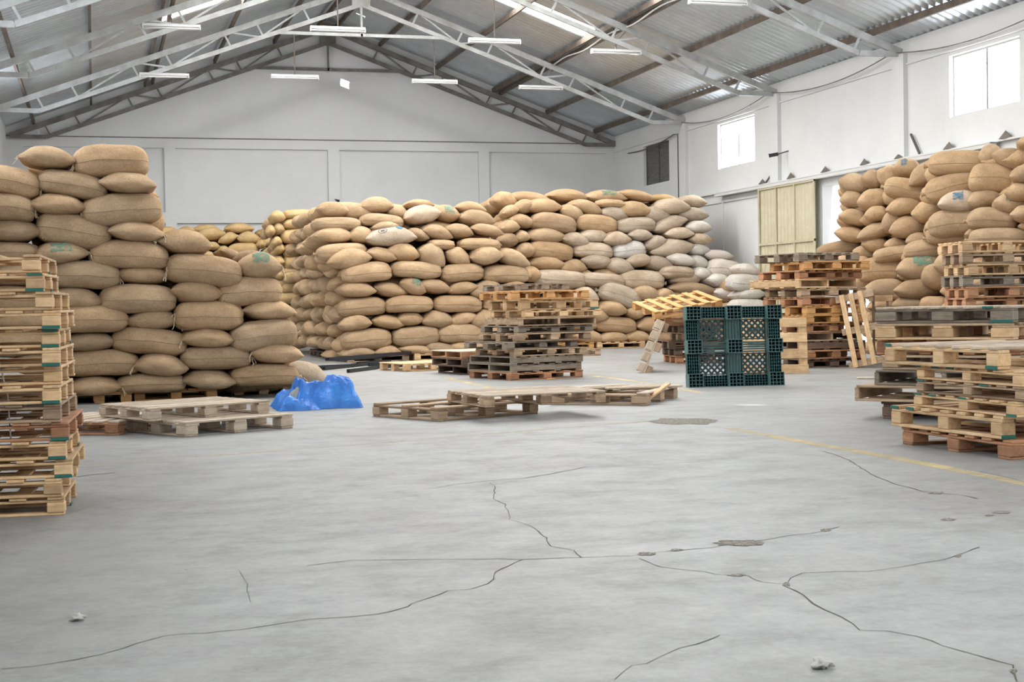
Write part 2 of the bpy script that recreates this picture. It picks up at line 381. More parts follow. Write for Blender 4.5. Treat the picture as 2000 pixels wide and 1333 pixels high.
def roof_frame(side):
    # origin at eave, +x up the slope
    if side > 0: return T((XR, 0, ZE)) @ Matrix.Rotation(math.pi, 4, 'Z') @ Matrix.Rotation(-SLOPE, 4, 'Y')
    return T((XL, 0, ZE)) @ Matrix.Rotation(-SLOPE, 4, 'Y')
hole_wall = None
for side in (1, -1):
    Fr = roof_frame(side); Fi = Fr.inverted()
    for k in range(nst):
        y0 = YB + .2 - (k + 1) * SHW            # strip spans y0..y0+SHW in world
        yl = -(y0 + SHW) if side > 0 else y0
        is_sky = any(abs(y0 + SHW / 2 - (32.1 - 5.2 * q)) < SHW * .5 for q in (0, 1, 2, 3, 6))
        mlow = link('roof_sheet', sh_low, roof); mlow.matrix_local = Fr @ T((-.35, yl, .03))
        hs = None
        if side > 0:
            for (tx, ty, tz, rr) in ((6.75, 40.0, 7.12, .11), (*G(1463, 791), .10)):
                # where a sun ray to that spot passes through this roof plane
                nrm = (Fr.to_3x3() @ Vector((0, 0, 1))); p0 = Vector((XR, 0, ZE + .06)); p = Vector((tx, ty, tz))
                t = nrm.dot(p0 - p) / nrm.dot(SUN_DIR); h = p + SUN_DIR * t; lc = Fi @ h
                if yl < lc.y < yl + SHW and lc.x > LOW - .1:
                    hs = (lc.x - LOW + .1 - rr, lc.x - LOW + .1 + rr, lc.y - yl - rr, lc.y - yl + rr)
        if is_sky:
            q = link('skylight_sheet', sky_up, roof); q.matrix_local = Fr @ T((LOW - .1 + .12, yl, .06))
        else:
            q = link('roof_sheet', sh_up if hs is None else sheet_mesh(UP, M_SHEET, hs), roof); q.matrix_local = Fr @ T((LOW - .1, yl, .06))
# ridge cap
q = MB(); q.bar((XM, YF, ZR + .09), (XM, YB + .2, ZR + .09), .5, .015); q.build('ridge_cap', M_SHEET, roof)
# purlins
def roofz(x): return ZE + (ZR - ZE) * (1 - abs(x - XM) / DX)
PX_R = [14.0, 12.56, 11.18, 10.98, 9.35, 7.75, 6.55]
for x in PX_R + [2 * XM - p for p in PX_R]:
    q = MB(); z = roofz(x) - .075
    q.bar((x, YF, z), (x, YB, z), .055, .12)
    o = q.build('purlin', M_RUST, roof)
# trusses
def truss(Y, brownish):
    mt = M_TRUSSD if brownish else M_TRUSS
    r = empty('roof_truss', T((XM, Y, ZE)))
    def bar(n, a, b_, w, h):
        q = MB(); q.bar((a[0] - XM, 0, a[1] - ZE), (b_[0] - XM, 0, b_[1] - ZE), w, h, (0, 0, 1)); return q.build(n, mt, r)
    top = lambda x: roofz(x) - .22
    bot = lambda x: 5.55 + (8.25 - 5.55) * (1 - abs(x - XM) / (13.7 - XM))
    for s in (1, -1):
        X = lambda d: XM + s * d
        bar('top_chord', (X(DX - .02), top(X(DX - .02))), (XM, top(XM)), .08, .13)
        bar('bottom_chord', (X(13.7 - XM), 5.55), (XM, 8.25 - .02), .07, .10)
        bar('heel_tie', (X(DX), 5.56), (X(13.7 - XM), 5.55), .07, .10)
        ds = [7.35, 6.6, 5.25, 4.5, 3.15, 2.4, 1.3]
        for i, d in enumerate(ds):
            x = X(d); bar('web_member', (x - s * .06, bot(x - s * .06)), (x + s * .10, top(x + s * .1)), .035, .045)
        for i in range(len(ds) - 1):
            a, c = X(ds[i]), X(ds[i + 1])
            if i % 2 == 1: bar('web_member', (a, bot(a)), (c, top(c)), .03, .04)
            elif i % 2 == 0 and i > 0: bar('web_member', (a, top(a)), (c, bot(c)), .03, .04)
    bar('collar_tie', (XM - 1.95, 7.5), (XM + 1.95, 7.5), .06, .075)
    bar('king_post', (XM, 7.46), (XM, 8.7), .05, .06)
    q = MB(); q.box((-.22, -.012, 2.35), (.22, .012, 2.95)); q.build('gusset_plate', mt, r)
    return r
TL = ['against the white gable wall', 'second from the gable wall', 'third from the gable wall', 'fourth from the gable wall, upper right', 'nearest, mostly above the frame']
for i, Y in enumerate((39.88, 34.7, 29.5, 24.3, 19.1)):
    t = truss(Y, i == 0); tag(t, ('dusty dark steel roof truss ' if i == 0 else 'grey painted steel roof truss ') + TL[i], 'roof truss', 'steel roof trusses')

# ------------------------------------------------------------------ floor markings
def ribbon(name, pts, width, mat, zz, jit=0.0, parent=floor, taper=False):
    mb = MB(); v = []
    P = []
    for i in range(len(pts) - 1):
        a, b_ = pts[i], pts[i + 1]; n = max(1, int((b_ - a).length / .06)) if jit else 1
        for k in range(n):
            p = a.lerp(b_, k / n)
            if jit: p = p + Vector((noise.noise(p * 9), noise.noise(p * 9 + Vector((9, 0, 0))), 0)) * jit
            P.append(p)
    P.append(pts[-1])
    for i, p in enumerate(P):
        d = P[min(i + 1, len(P) - 1)] - P[max(i - 1, 0)]; d = Vector((-d.y, d.x, 0)).normalized()
        wd = width * (0.35 + 1.1 * abs(noise.noise(p * 5))) if jit else width
        v += [p + d * wd / 2 + Vector((0, 0, zz)), p - d * wd / 2 + Vector((0, 0, zz))]
    f = [[2 * i, 2 * i + 1, 2 * i + 3, 2 * i + 2] for i in range(len(P) - 1)]
    mb.add(v, f); return mb.build(name, mat, parent)
c1 = lambda l: [G(x / 2.857, 900 + y / 2.857) for x, y in l]
c2 = lambda l: [G(600 + x / 2.5014, 800 + y / 2.5014) for x, y in l]
c3 = lambda l: [G(1200 + x / 2.5, 800 + y / 2.5) for x, y in l]
CR = [
 (c2([(0, 765), (210, 740), (550, 735), (940, 732), (1050, 735), (1340, 725), (1500, 719)]) + c3([(100, 715), (200, 700), (310, 690), (470, 678), (600, 655), (740, 638), (840, 620), (960, 608), (1040, 590), (1100, 575)]), .009),
 (c1([(10, 1165), (200, 1150), (420, 1115), (560, 1085), (690, 1048), (760, 1025), (920, 980), (1040, 967), (1140, 966), (1220, 955), (1350, 945), (1550, 915), (1720, 888)]) + c2([(0, 1028), (235, 1013), (340, 1003), (405, 988), (490, 965), (520, 948), (600, 925), (660, 903), (700, 888), (800, 880), (880, 853), (912, 830), (920, 795), (1050, 736)]), .007),
 (c3([(120, 730), (220, 770), (340, 787), (430, 793), (500, 808), (560, 810), (640, 812), (720, 845), (830, 855)]), .007),
 (c3([(840, 870), (930, 910), (965, 950), (1030, 980), (1110, 1015), (1160, 1050), (1200, 1080), (1330, 1083), (1490, 1112), (1600, 1155), (1760, 1200), (1940, 1250), (1950, 1285), (1965, 1330)]), .008),
 (c3([(840, 860), (860, 825), (920, 800), (1090, 793), (1240, 793), (1410, 770), (1500, 753), (1600, 738), (1670, 715), (1720, 695), (1780, 675)]), .008),
 (c3([(1020, 205), (1070, 220), (1150, 250), (1210, 290), (1280, 330), (1380, 370), (1430, 380), (1500, 400), (1600, 412), (1700, 420), (1775, 437)]), .010),
 (c2([(230, 412), (430, 403), (540, 393), (620, 387), (720, 368), (830, 357), (960, 345), (1060, 338), (1180, 318), (1270, 300), (1360, 283), (1500, 280), (1700, 272), (1780, 264), (1980, 255)]), .009),
 (c2([(890, 360), (917, 375), (910, 440), (965, 463), (980, 495), (985, 540), (1060, 560), (1110, 580), (1165, 630), (1190, 670), (1300, 690), (1340, 725)]), .007),
 (c3([(0, 1320), (90, 1250), (160, 1243), (230, 1205), (320, 1168), (400, 1150), (470, 1125), (515, 1105)]), .005),
 (c1([(1340, 620), (1355, 640), (1380, 690), (1365, 730), (1385, 755), (1400, 795)]), .004),
 (c3([(1780, 305), (1850, 318), (1920, 333), (2000, 357)]), .009),
 (c1([(380, 298), (460, 270), (540, 245), (700, 220), (780, 205)]), .004),
 (c1([(430, 92), (500, 82), (640, 70)]), .016),
]
for pts, wd in CR: ribbon('crack', pts, wd, M_CRACK, .0015, .012)
def patch(name, x0, y0, x1, y1, mat, zz=.0018, seed=0, rough=.25):
    a, b_ = G(x0, (y0 + y1) / 2), G(x1, (y0 + y1) / 2); c, d = G((x0 + x1) / 2, y0), G((x0 + x1) / 2, y1)
    ctr = (a + b_) / 2; ux = (b_ - a) / 2; uy = (c - d) / 2; n = 40
    v = [ctr + Vector((0, 0, zz))]; f = []
    for k in range(n):
        t = 2 * math.pi * k / n; r = 1 + rough * noise.noise(Vector((math.cos(t) * 2.5, math.sin(t) * 2.5, seed * 7.3)))
        v.append(ctr + ux * math.cos(t) * r + uy * math.sin(t) * r + Vector((0, 0, zz)))
        f.append([0, k + 1, (k + 1) % n + 1])
    mb = MB(); mb.add(v, f); return mb.build(name, mat, floor)
for i, (a, b_, c, d) in enumerate([(500, 640, 715, 668), (1540, 405, 1605, 415), (1600, 533, 1670, 545), (1810, 512, 1855, 523), (1850, 498, 1925, 510), (110, 700, 200, 715), (275, 683, 330, 694), (560, 805, 640, 818), (825, 845, 858, 868), (1930, 1270, 1965, 1290), (1660, 710, 1695, 724), (1010, 585, 1055, 597)]):
    patch('pothole', 1200 + a / 2.5, 800 + b_ / 2.5, 1200 + c / 2.5, 800 + d / 2.5, M_PATCH, seed=i + 1, rough=.6)
patch('manhole_patch', 1275, 817, 1401, 830, M_PATCH, seed=30, rough=.3)
for l, wd in (([(150, 909), (450, 888), (740, 866), (900, 853), (1080, 838), (1275, 823)], .10), ([(1425, 837), (1550, 860), (1650, 878), (1800, 905), (2000, 945), (2100, 966)], .11),
              ([(865, 737), (955, 757), (1040, 776)], .10), ([(1150, 733), (1260, 748), (1370, 768)], .10), ([(1180, 829), (1275, 823)], .08)):
    ribbon('painted_line', [G(*p) for p in l], wd, M_YEL if l[0][0] in (1425, 865, 1150) else M_YEL2, .001)
# ------------------------------------------------------------------ sacks
def sack_fn(typ, seed):
    rd = random.Random(seed); bend = rd.uniform(-.02, .16); skew = rd.uniform(-.08, .08); ph = rd.uniform(0, 6); lum = rd.uniform(.03, .07)
    off = Vector((seed * 3.1, seed * 1.7, seed * .9)); droop = rd.uniform(-.10, .12)
    fl_ = rd.uniform(.75, .9)
    def fn(u, th, grow=1.0):
        a = abs(u)
        if typ == 'S':
            h = max(0.0, 1 - a ** 2.4) ** .68 + .03; d = .72 + .28 * (1 - a ** 3); n = 2.9
        else:
            h = max(0.0, 1 - a ** 4.2) ** .46 + .10; d = (max(0.0, 1 - a ** 5)) ** .5 * .82 + .18; n = 3.0
        c, s = math.cos(th), math.sin(th)
        y = -d * math.copysign(abs(c) ** (2 / n), c); z = h * math.copysign(abs(s) ** (2 / n), s)
        g = max(0.0, (a - .62) / .38)
        k = 1 + (.10 if typ == 'L' else .06) * g * math.cos(7 * th + ph)
        y *= k; z *= k
        if z < 0: z *= fl_
        p = Vector((u, y, z))
        nz = noise.noise(p * 1.6 + off); n2 = noise.noise(p * 4.5 + off)
        z += (nz * lum * 1.6 + n2 * .028) * (1 - a * .5); y += noise.noise(p * 1.6 - off) * lum
        z += -bend * (u * u - .3) + skew * u + droop * u * (1 - u * u)
        x = u * (1 + .03 * n2)
        if typ == 'S' and a > .8: x += math.copysign((a - .8) * .35 * max(0, c), u)
        return Vector((x * .5 * grow, y * .5 * grow, z * .5 * grow))
    return fn
def sack_mesh(typ, seed, nu, nt, mat, nub=True):
    fn = sack_fn(typ, seed); v = []; f = []; rings = 0
    for i in range(nu + 1):
        t = -1 + 2 * i / nu; u = math.sin(t * math.pi / 2 * .93) / math.sin(math.pi / 2 * .93)
        for j in range(nt):
            th = 2 * math.pi * j / nt; p = fn(u, th)
            if j == 0: p.y -= .022 * (1 - abs(u) ** 6)
            v.append(p)
    rings = nu + 1
    if nub and typ == 'L':
        e = sum((fn(1, 2 * math.pi * j / nt) for j in range(nt)), Vector()) / nt
        for (dx, sc_) in ((.012, .55), (.03, .42), (.06, .8), (.072, .3)):
            for j in range(nt):
                th = 2 * math.pi * j / nt
                v.append(Vector((e.x + dx, e.y - .16 * math.cos(th) * sc_ * .5, e.z + .30 * math.sin(th) * sc_ * .5)))
            rings += 1
    for i in range(rings - 1):
        for j in range(nt): f.append([i * nt + j, i * nt + (j + 1) % nt, (i + 1) * nt + (j + 1) % nt, (i + 1) * nt + j])
    f.append(list(range(nt))[::-1]); f.append([(rings - 1) * nt + j for j in range(nt)])
    return mesh('jute_sack', v, f, mat, True)
def seam_mesh(typ, seed, sy):
    # stitched seam along the front of a long sack
    fn = sack_fn(typ, seed); mb = MB(); pts = []
    for i in range(25):
        u = -.95 + 1.9 * i / 24; p = fn(u, 0); p.y -= .024 * (1 - abs(u) ** 6); pts.append(p)
    mb.tube(pts, .0075, 5); return mesh('seam', mb.v, mb.f, M_SEAM)
def ear_mesh(typ, seed):
    # loose twine strands hanging from a corner
    fn = sack_fn(typ, seed); rd = random.Random(seed * 5); mb = MB()
    for s in range(3):
        p = fn(.97, rd.uniform(-.4, .4)); pts = [p.copy()]; q = p.copy()
        for i in range(5):
            q = q + Vector((rd.uniform(-.01, .025), rd.uniform(-.02, .0), rd.uniform(-.11, .0))); pts.append(q.copy())
        mb.tube(pts, .006, 4)
    return mesh('twine', mb.v, mb.f, M_TWINE)
def print_mesh(typ, seed, mat, u0, u1, t0, t1, ring=None):
    fn = sack_fn(typ, seed); v = []; f = []; n = 10
    if ring is not None:
        cu, ct, r0, r1, asp = ring; k = 24
        for i in range(k):
            a = 2 * math.pi * i / k
            for r in (r0, r1): v.append(fn(cu + r * math.cos(a), ct + r * asp * math.sin(a), 1.012) + Vector((0, -.004, 0)))
        for i in range(k):
            j = (i + 1) % k; f.append([2 * i, 2 * i + 1, 2 * j + 1, 2 * j])
        if r0 < .005: pass
    else:
        for i in range(n + 1):
            for j in range(n + 1): v.append(fn(u0 + (u1 - u0) * i / n, t0 + (t1 - t0) * j / n, 1.015) + Vector((0, -.004, 0)))
        for i in range(n):
            for j in range(n): f.append([i * (n + 1) + j, i * (n + 1) + j + 1, (i + 1) * (n + 1) + j + 1, (i + 1) * (n + 1) + j])
    return mesh('stamp', v, f, mat, True)
NV = 9
MATS = {'j': M_JUTE, 'y': M_JUTEY, 'w': M_JUTEW, 'W': M_WHITE}
_sm, _seam, _ear, _lo = {}, {}, {}, {}
def get_sack(typ, k, colr):
    key = (typ, k, colr)
    if key not in _sm: _sm[key] = sack_mesh(typ, k + (0 if typ == 'S' else 50), 20, 22, MATS[colr])
    return _sm[key]
def lo_sack(typ, k):
    if (typ, k) not in _lo:
        fn = sack_fn(typ, k + (0 if typ == 'S' else 50)); v = []; f = []; nu, nt = 8, 10
        for i in range(nu + 1):
            u = math.sin((-1 + 2 * i / nu) * 1.45) / math.sin(1.45)
            for j in range(nt): v.append(fn(u, 2 * math.pi * j / nt))
        for i in range(nu):
            for j in range(nt): f.append([i * nt + j, i * nt + (j + 1) % nt, (i + 1) * nt + (j + 1) % nt, (i + 1) * nt + j])
        f.append(list(range(nt))[::-1]); f.append([nu * nt + j for j in range(nt)]); _lo[(typ, k)] = (v, f)
    return _lo[(typ, k)]
ALL_SACKS = []
def put_sack(center, w_, d_, h_, yaw, tilt, typ, colr, label, group, detail=0, stamp=None, k=None):
    rd = random.random()
    if k is None: k = random.randrange(NV)
    o = link('jute_sack', get_sack(typ, k, colr))
    flip = -1 if (random.random() < .5 and stamp is None) else 1
    lean = random.uniform(-.06, .06)
    mw = T(center) @ RZ(yaw + random.uniform(-.07, .07)) @ Matrix.Rotation(math.radians(tilt), 4, 'Y') @ Matrix.Rotation(lean, 4, 'X')
    mw = mw @ Matrix.Diagonal((w_ * flip, d_, h_, 1))
    o.matrix_world = mw
    tag(o, label, 'sack', group)
    sd = k + (0 if typ == 'S' else 50)
    if detail and typ == 'L':
        if (typ, k) not in _seam: _seam[(typ, k)] = seam_mesh(typ, sd, 1)
        link('seam', _seam[(typ, k)], o)
    if detail > 1 and random.random() < .6:
        if (typ, k) not in _ear: _ear[(typ, k)] = ear_mesh(typ, sd)
        link('twine', _ear[(typ, k)], o)
    if stamp == 'g': link('stamp', print_mesh(typ, sd, M_PGREEN, -.35, .4, .1, 1.0), o)['label'] = 'smudged green ink stamp'
    if stamp == 'b': link('stamp', print_mesh(typ, sd, M_PBLUE, -.4, .05, .15, .95), o)['label'] = 'smudged blue-green ink stamp'
    if stamp == 'p':
        link('stamp', print_mesh(typ, sd, M_INK, 0, 0, 0, 0, (-.42, .62, .15, .175, 2.0)), o)['label'] = 'dark printed ring'
        link('stamp', print_mesh(typ, sd, M_BLUEDOT, 0, 0, 0, 0, (.28, .95, .0, .14, 2.2)), o)['label'] = 'round blue printed spot'
        link('stamp', print_mesh(typ, sd, M_INK, -.5, -.34, .55, .68), o)['label'] = 'dark printed lettering'
    ALL_SACKS.append((mw, typ, k))
    return o
def yaw_of(a, b_): return math.atan2(b_.y - a.y, b_.x - a.x)
def row_sacks(stack_name, plane, rows, colr, detail, noun, total_from='top', zmin=0.0, depths=(.58, .82), face=False):
    """rows: list of (depth_offset, [(x0,y0,x1,y1,tilt,typ,col,stamp)...]) with pixel boxes read row by row; plane: two ground points"""
    a, b_ = plane; dirv = (b_ - a); dirv.z = 0; dirv.normalize(); nrm = Vector((-dirv.y, dirv.x, 0))   # nrm points away from the viewer
    if nrm.dot(a - CAM) < 0: nrm = -nrm
    yaw = math.atan2(dirv.y, dirv.x); n = len(rows)
    for ri, (doff, lst) in enumerate(rows):
        lst = sorted(lst, key=lambda s: s[0] + s[2])
        for ci, s in enumerate(lst):
            x0, y0, x1, y1, tilt, typ = s[:6]; cc = s[6] if len(s) > 6 and s[6] else colr; stamp = s[7] if len(s) > 7 else None
            jd = random.uniform(-.05, .06)
            p0 = a + nrm * (doff + jd + .12); r = ray((x0 + x1) / 2, (y0 + y1) / 2)
            t = nrm.dot(p0 - CAM) / nrm.dot(r); p = CAM + r * t
            lim = XR - .28 - (x1 - x0) * depth(p) / FPX * .5
            if p.x > lim: p = CAM + r * (t * lim / p.x)
            sc_ = depth(p) / FPX
            vw = Vector((r.x, r.y, 0)).normalized(); cosf = abs(vw.dot(nrm))
            W = (x1 - x0) * sc_ / max(cosf, .8) * 1.03; H = (y1 - y0) * sc_ * 1.08
            ta = abs(math.radians(tilt))
            if ta > .15:   # box of a tilted sack -> its own sides
                c_, s_ = math.cos(ta), math.sin(ta); det = max(c_ * c_ - s_ * s_, .35)
                W2 = (W * c_ - H * s_) / det; H2 = (H * c_ - W * s_) / det
                W, H = max(W2, .84 * W), max(H2, .80 * H)
            if face: W = (x1 - x0) * sc_ * 1.14 if ta <= .15 else W * .98; H *= 1.1
            D = depths[0] if typ == 'L' else depths[1]
            H = max(H, .15)
            ctr = p + (vw if face else nrm) * (D * .5 - .12); yw = math.atan2(-vw.x, vw.y) if face else yaw
            kind = 'long' if typ == 'L' else 'plump'
            cn = {'j': 'tan', 'y': 'golden', 'w': 'pale', 'W': 'white'}[cc]  # both light tones carry door light painted in on the back right stack
            if len(lst) == 1: pos = 'only one'
            elif ci == 0: pos = 'leftmost'
            elif ci == len(lst) - 1: pos = 'rightmost'
            else: pos = ORD[ci] + ' from left'
            rowt = 'top row' if ri == 0 else ('bottom row' if ri == n - 1 and total_from == 'both' else ORD[ri] + ' row down')
            lab = '%s %s jute sack, %s, %s, %s' % (kind, cn, rowt, pos, noun)
            put_sack(ctr, W, D, H, yw, tilt, typ, cc, lab, 'jute sacks stacked in ' + stack_name, detail, stamp)
def CV(ox, oy, sc_, l): return [(ox + q[0] / sc_, oy + q[1] / sc_, ox + q[2] / sc_, oy + q[3] / sc_, *q[4:]) for q in l]
s4 = 4.4425
a1 = lambda *l: CV(0, 260, s4, l)
a2 = lambda *l: CV(0, 500, s4, l)
a3 = lambda *l: CV(300, 400, s4, l)
a4 = lambda *l: CV(300, 600, s4, l)
b5 = lambda *l: CV(560, 360, s4, l)
b6 = lambda *l: CV(560, 500, s4, l)
c7 = lambda *l: CV(900, 350, s4, l)
c8 = lambda *l: CV(900, 500, s4, l)
c9 = lambda *l: CV(1200, 340, s4, l)
e1 = lambda *l: CV(1600, 260, s4, l)
e2 = lambda *l: CV(1640, 450, 4.936, l)
# --- stack A, the tall one on the left
A = [
 (.05, a1((190, 115, 640, 315, 3, 'S'), (650, 120, 1280, 385, -3, 'L'))),
 (.0, a1((-250, 275, 350, 570, 10, 'L'), (320, 320, 935, 600, 10, 'L'), (890, 335, 1350, 545, 3, 'S'))),
 (.0, a1((-250, 535, 285, 760, 6, 'L'), (270, 530, 725, 740, 3, 'S'), (715, 545, 1395, 815, -4, 'L'))),
 (.0, a1((-200, 745, 330, 960, 2, 'S'), (330, 725, 955, 1005, 8, 'L'), (950, 755, 1400, 950, 3, 'S'))),
 (.0, a1((-250, 960, 335, 1130, 0, 'L'), (300, 935, 750, 1150, -2, 'S', None, 'g'), (790, 945, 1460, 1185, 3, 'L')) + a3((60, 225, 500, 460, 6, 'S'))),
 (.0, a2((460, 60, 1035, 290, 0, 'L'), (1025, 80, 1470, 265, 2, 'S'), (-100, 60, 470, 280, 0, 'S')) + a3((120, 460, 770, 715, 4, 'L'), (740, 430, 1115, 665, 3, 'S', None, 'g'))),
 (.0, a2((430, 280, 885, 500, 0, 'S'), (880, 265, 1520, 505, 4, 'L'), (-160, 280, 440, 500, 0, 'L')) + a3((170, 655, 590, 885, 6, 'S'), (545, 650, 1115, 890, 2, 'L'))),
 (.0, a2((450, 450, 1100, 680, 0, 'L'), (1110, 460, 1545, 665, 0, 'S'), (0, 460, 460, 680, 0, 'S')) + a3((190, 850, 775, 1090, 2, 'L'), (790, 835, 1215, 1035, 3, 'S'))),
 (.0, a2((540, 670, 995, 860, -3, 'S'), (985, 650, 1620, 870, 4, 'L'), (-60, 660, 550, 870, 0, 'L')) + a3((250, 1065, 685, 1250, 0, 'S'), (670, 1025, 1250, 1270, -3, 'L'))),
 (.0, a2((560, 840, 1205, 1060, 0, 'L'), (1190, 855, 1625, 1060, 3, 'S'), (100, 850, 570, 1050, 0, 'S')) + a4((245, 350, 850, 555, 2, 'L'), (850, 320, 1280, 520, 4, 'S'))),
 (.0, a2((590, 1050, 1045, 1225, 0, 'S'), (1020, 1035, 1610, 1200, 0, 'L'), (0, 1050, 600, 1225, 0, 'L')) + a4((275, 545, 715, 725, 2, 'S'), (680, 515, 1260, 695, 0, 'L'))),
]
PA = (G(200, 790), G(200, 790) + Vector((1, .03, 0)))
row_sacks('the tall left stack', PA, A, 'j', 2, 'tall left stack', 'both')
put_sack(PY(592, 735, 17.6), .42, .7, .34, .2, 20, 'S', 'w', 'pale jute sack slumped on the floor behind the blue tarp', 'jute sacks stacked in the tall left stack', 1)
put_sack(PY(448, 503, 17.7), .32, .5, .16, .2, 25, 'S', 'j', 'small slumped jute sack lying on top behind the tall left stack', 'jute sacks stacked in the tall left stack', 1)
put_sack(PY(478, 505, 17.6), .36, .5, .17, .2, -8, 'S', 'j', 'half hidden jute sack between two top sacks of the left stack', 'jute sacks stacked in the tall left stack', 1)
# --- stack B, the wide one in the middle
B = [
 (.75, b5((290, 150, 545, 295, 3, 'S'), (485, 165, 765, 325, 8, 'S'), (665, 110, 920, 265, 3, 'S'), (860, 165, 1070, 330, 18, 'S'), (1050, 135, 1270, 230, 5, 'S'), (1290, 180, 1510, 335, 5, 'S', None, 'g'), (1490, 155, 1730, 270, 8, 'S'))),
 (.45, b5((235, 295, 650, 410, 2, 'L'), (655, 265, 1015, 375, 4, 'L'), (1035, 190, 1335, 360, -8, 'S', 'w'), (1520, 225, 1800, 380, 8, 'S'))),
 (.25, b5((250, 375, 575, 530, 2, 'S'), (540, 365, 760, 520, 3, 'S'), (750, 330, 970, 430, 0, 'S'), (1050, 370, 1255, 505, 15, 'S'), (1170, 335, 1445, 505, 12, 'S'), (1380, 330, 1630, 500, 14, 'S')) + c7((105, 375, 380, 520, 10, 'S'))),
 (.12, b5((280, 525, 700, 655, -2, 'L'), (700, 370, 1115, 545, 0, 'S', 'w', 'p'), (1240, 485, 1460, 570, 0, 'L')) + c7((0, 520, 350, 620, 0, 'L'))),
 (.0, b5((380, 560, 735, 745, -5, 'S'), (690, 540, 960, 710, 12, 'S'), (880, 510, 1150, 685, 6, 'S'), (1115, 500, 1400, 770, 30, 'S'), (1370, 530, 1620, 735, 22, 'S')) + c7((95, 580, 360, 760, -4, 'S'), (310, 595, 610, 790, 18, 'S'))),
 (.0, b5((500, 690, 915, 855, -4, 'L'), (920, 680, 1345, 820, 3, 'L'), (1345, 700, 1715, 850, 0, 'L')) + c7((200, 755, 595, 905, 0, 'L'))),
 (.0, b5((470, 850, 765, 995, 2, 'S'), (750, 840, 1045, 1005, 10, 'S'), (975, 800, 1225, 995, 24, 'S', None, 'g'), (1140, 815, 1430, 975, 10, 'S'), (1400, 835, 1670, 980, -10, 'S')) + c7((90, 895, 365, 1045, -8, 'S'), (350, 890, 560, 1010, -8, 'S'))),
 (.0, b5((465, 995, 865, 1140, -2, 'L'), (870, 980, 1275, 1120, 0, 'L'), (1290, 975, 1700, 1110, 3, 'L')) + c7((190, 1030, 480, 1150, 0, 'L'))),
 (.0, b5((480, 1140, 740, 1285, 0, 'S'), (745, 1125, 1030, 1285, 10, 'S'), (955, 1110, 1185, 1245, 0, 'S'), (1180, 1100, 1440, 1260, -4, 'S'), (1400, 1095, 1670, 1250, -10, 'S')) + c7((105, 1145, 330, 1310, -5, 'S'))),
 (.0, b6((490, 650, 915, 820, -4, 'L'), (930, 625, 1330, 785, 0, 'L'), (1320, 600, 1710, 760, -2, 'L'), (1690, 610, 1880, 740, 0, 'S'))),
 (.0, b6((490, 785, 765, 900, -5, 'S'), (765, 775, 985, 885, 0, 'S'), (990, 775, 1280, 880, 8, 'S'), (1200, 760, 1490, 868, 8, 'L'), (1420, 755, 1770, 850, 0, 'L'))),
]
PB = (Vector((4.3, 26.4, 0)), Vector((5.3, 26.42, 0)))
row_sacks('the wide middle stack', PB, B, 'j', 1, 'front of middle stack', 'both')
# --- left flank of stack B, receding
for r in range(10):
    z = .28 + r * .285
    for c in range(6):
        if r > 8 and c > 4: continue
        y = 27.2 + .9 * c + (.4 if r % 2 else .0) + random.uniform(-.08, .08)
        x = 4.55 - (.012 * r) + random.uniform(-.06, .06)
        if r >= 6: y += .35
        put_sack(Vector((x + .12, y, z + random.uniform(-.02, .02))), random.uniform(.80, 1.0), .85, random.uniform(.30, .36), -math.pi / 2, random.uniform(-9, 9), random.choice('SSL'), 'j',
                 'tan jute sack end, shadowed side of middle stack, %s row up, %s from corner' % (ORD[r], ORD[c]), 'jute sacks on the receding side of the middle stack', 0)
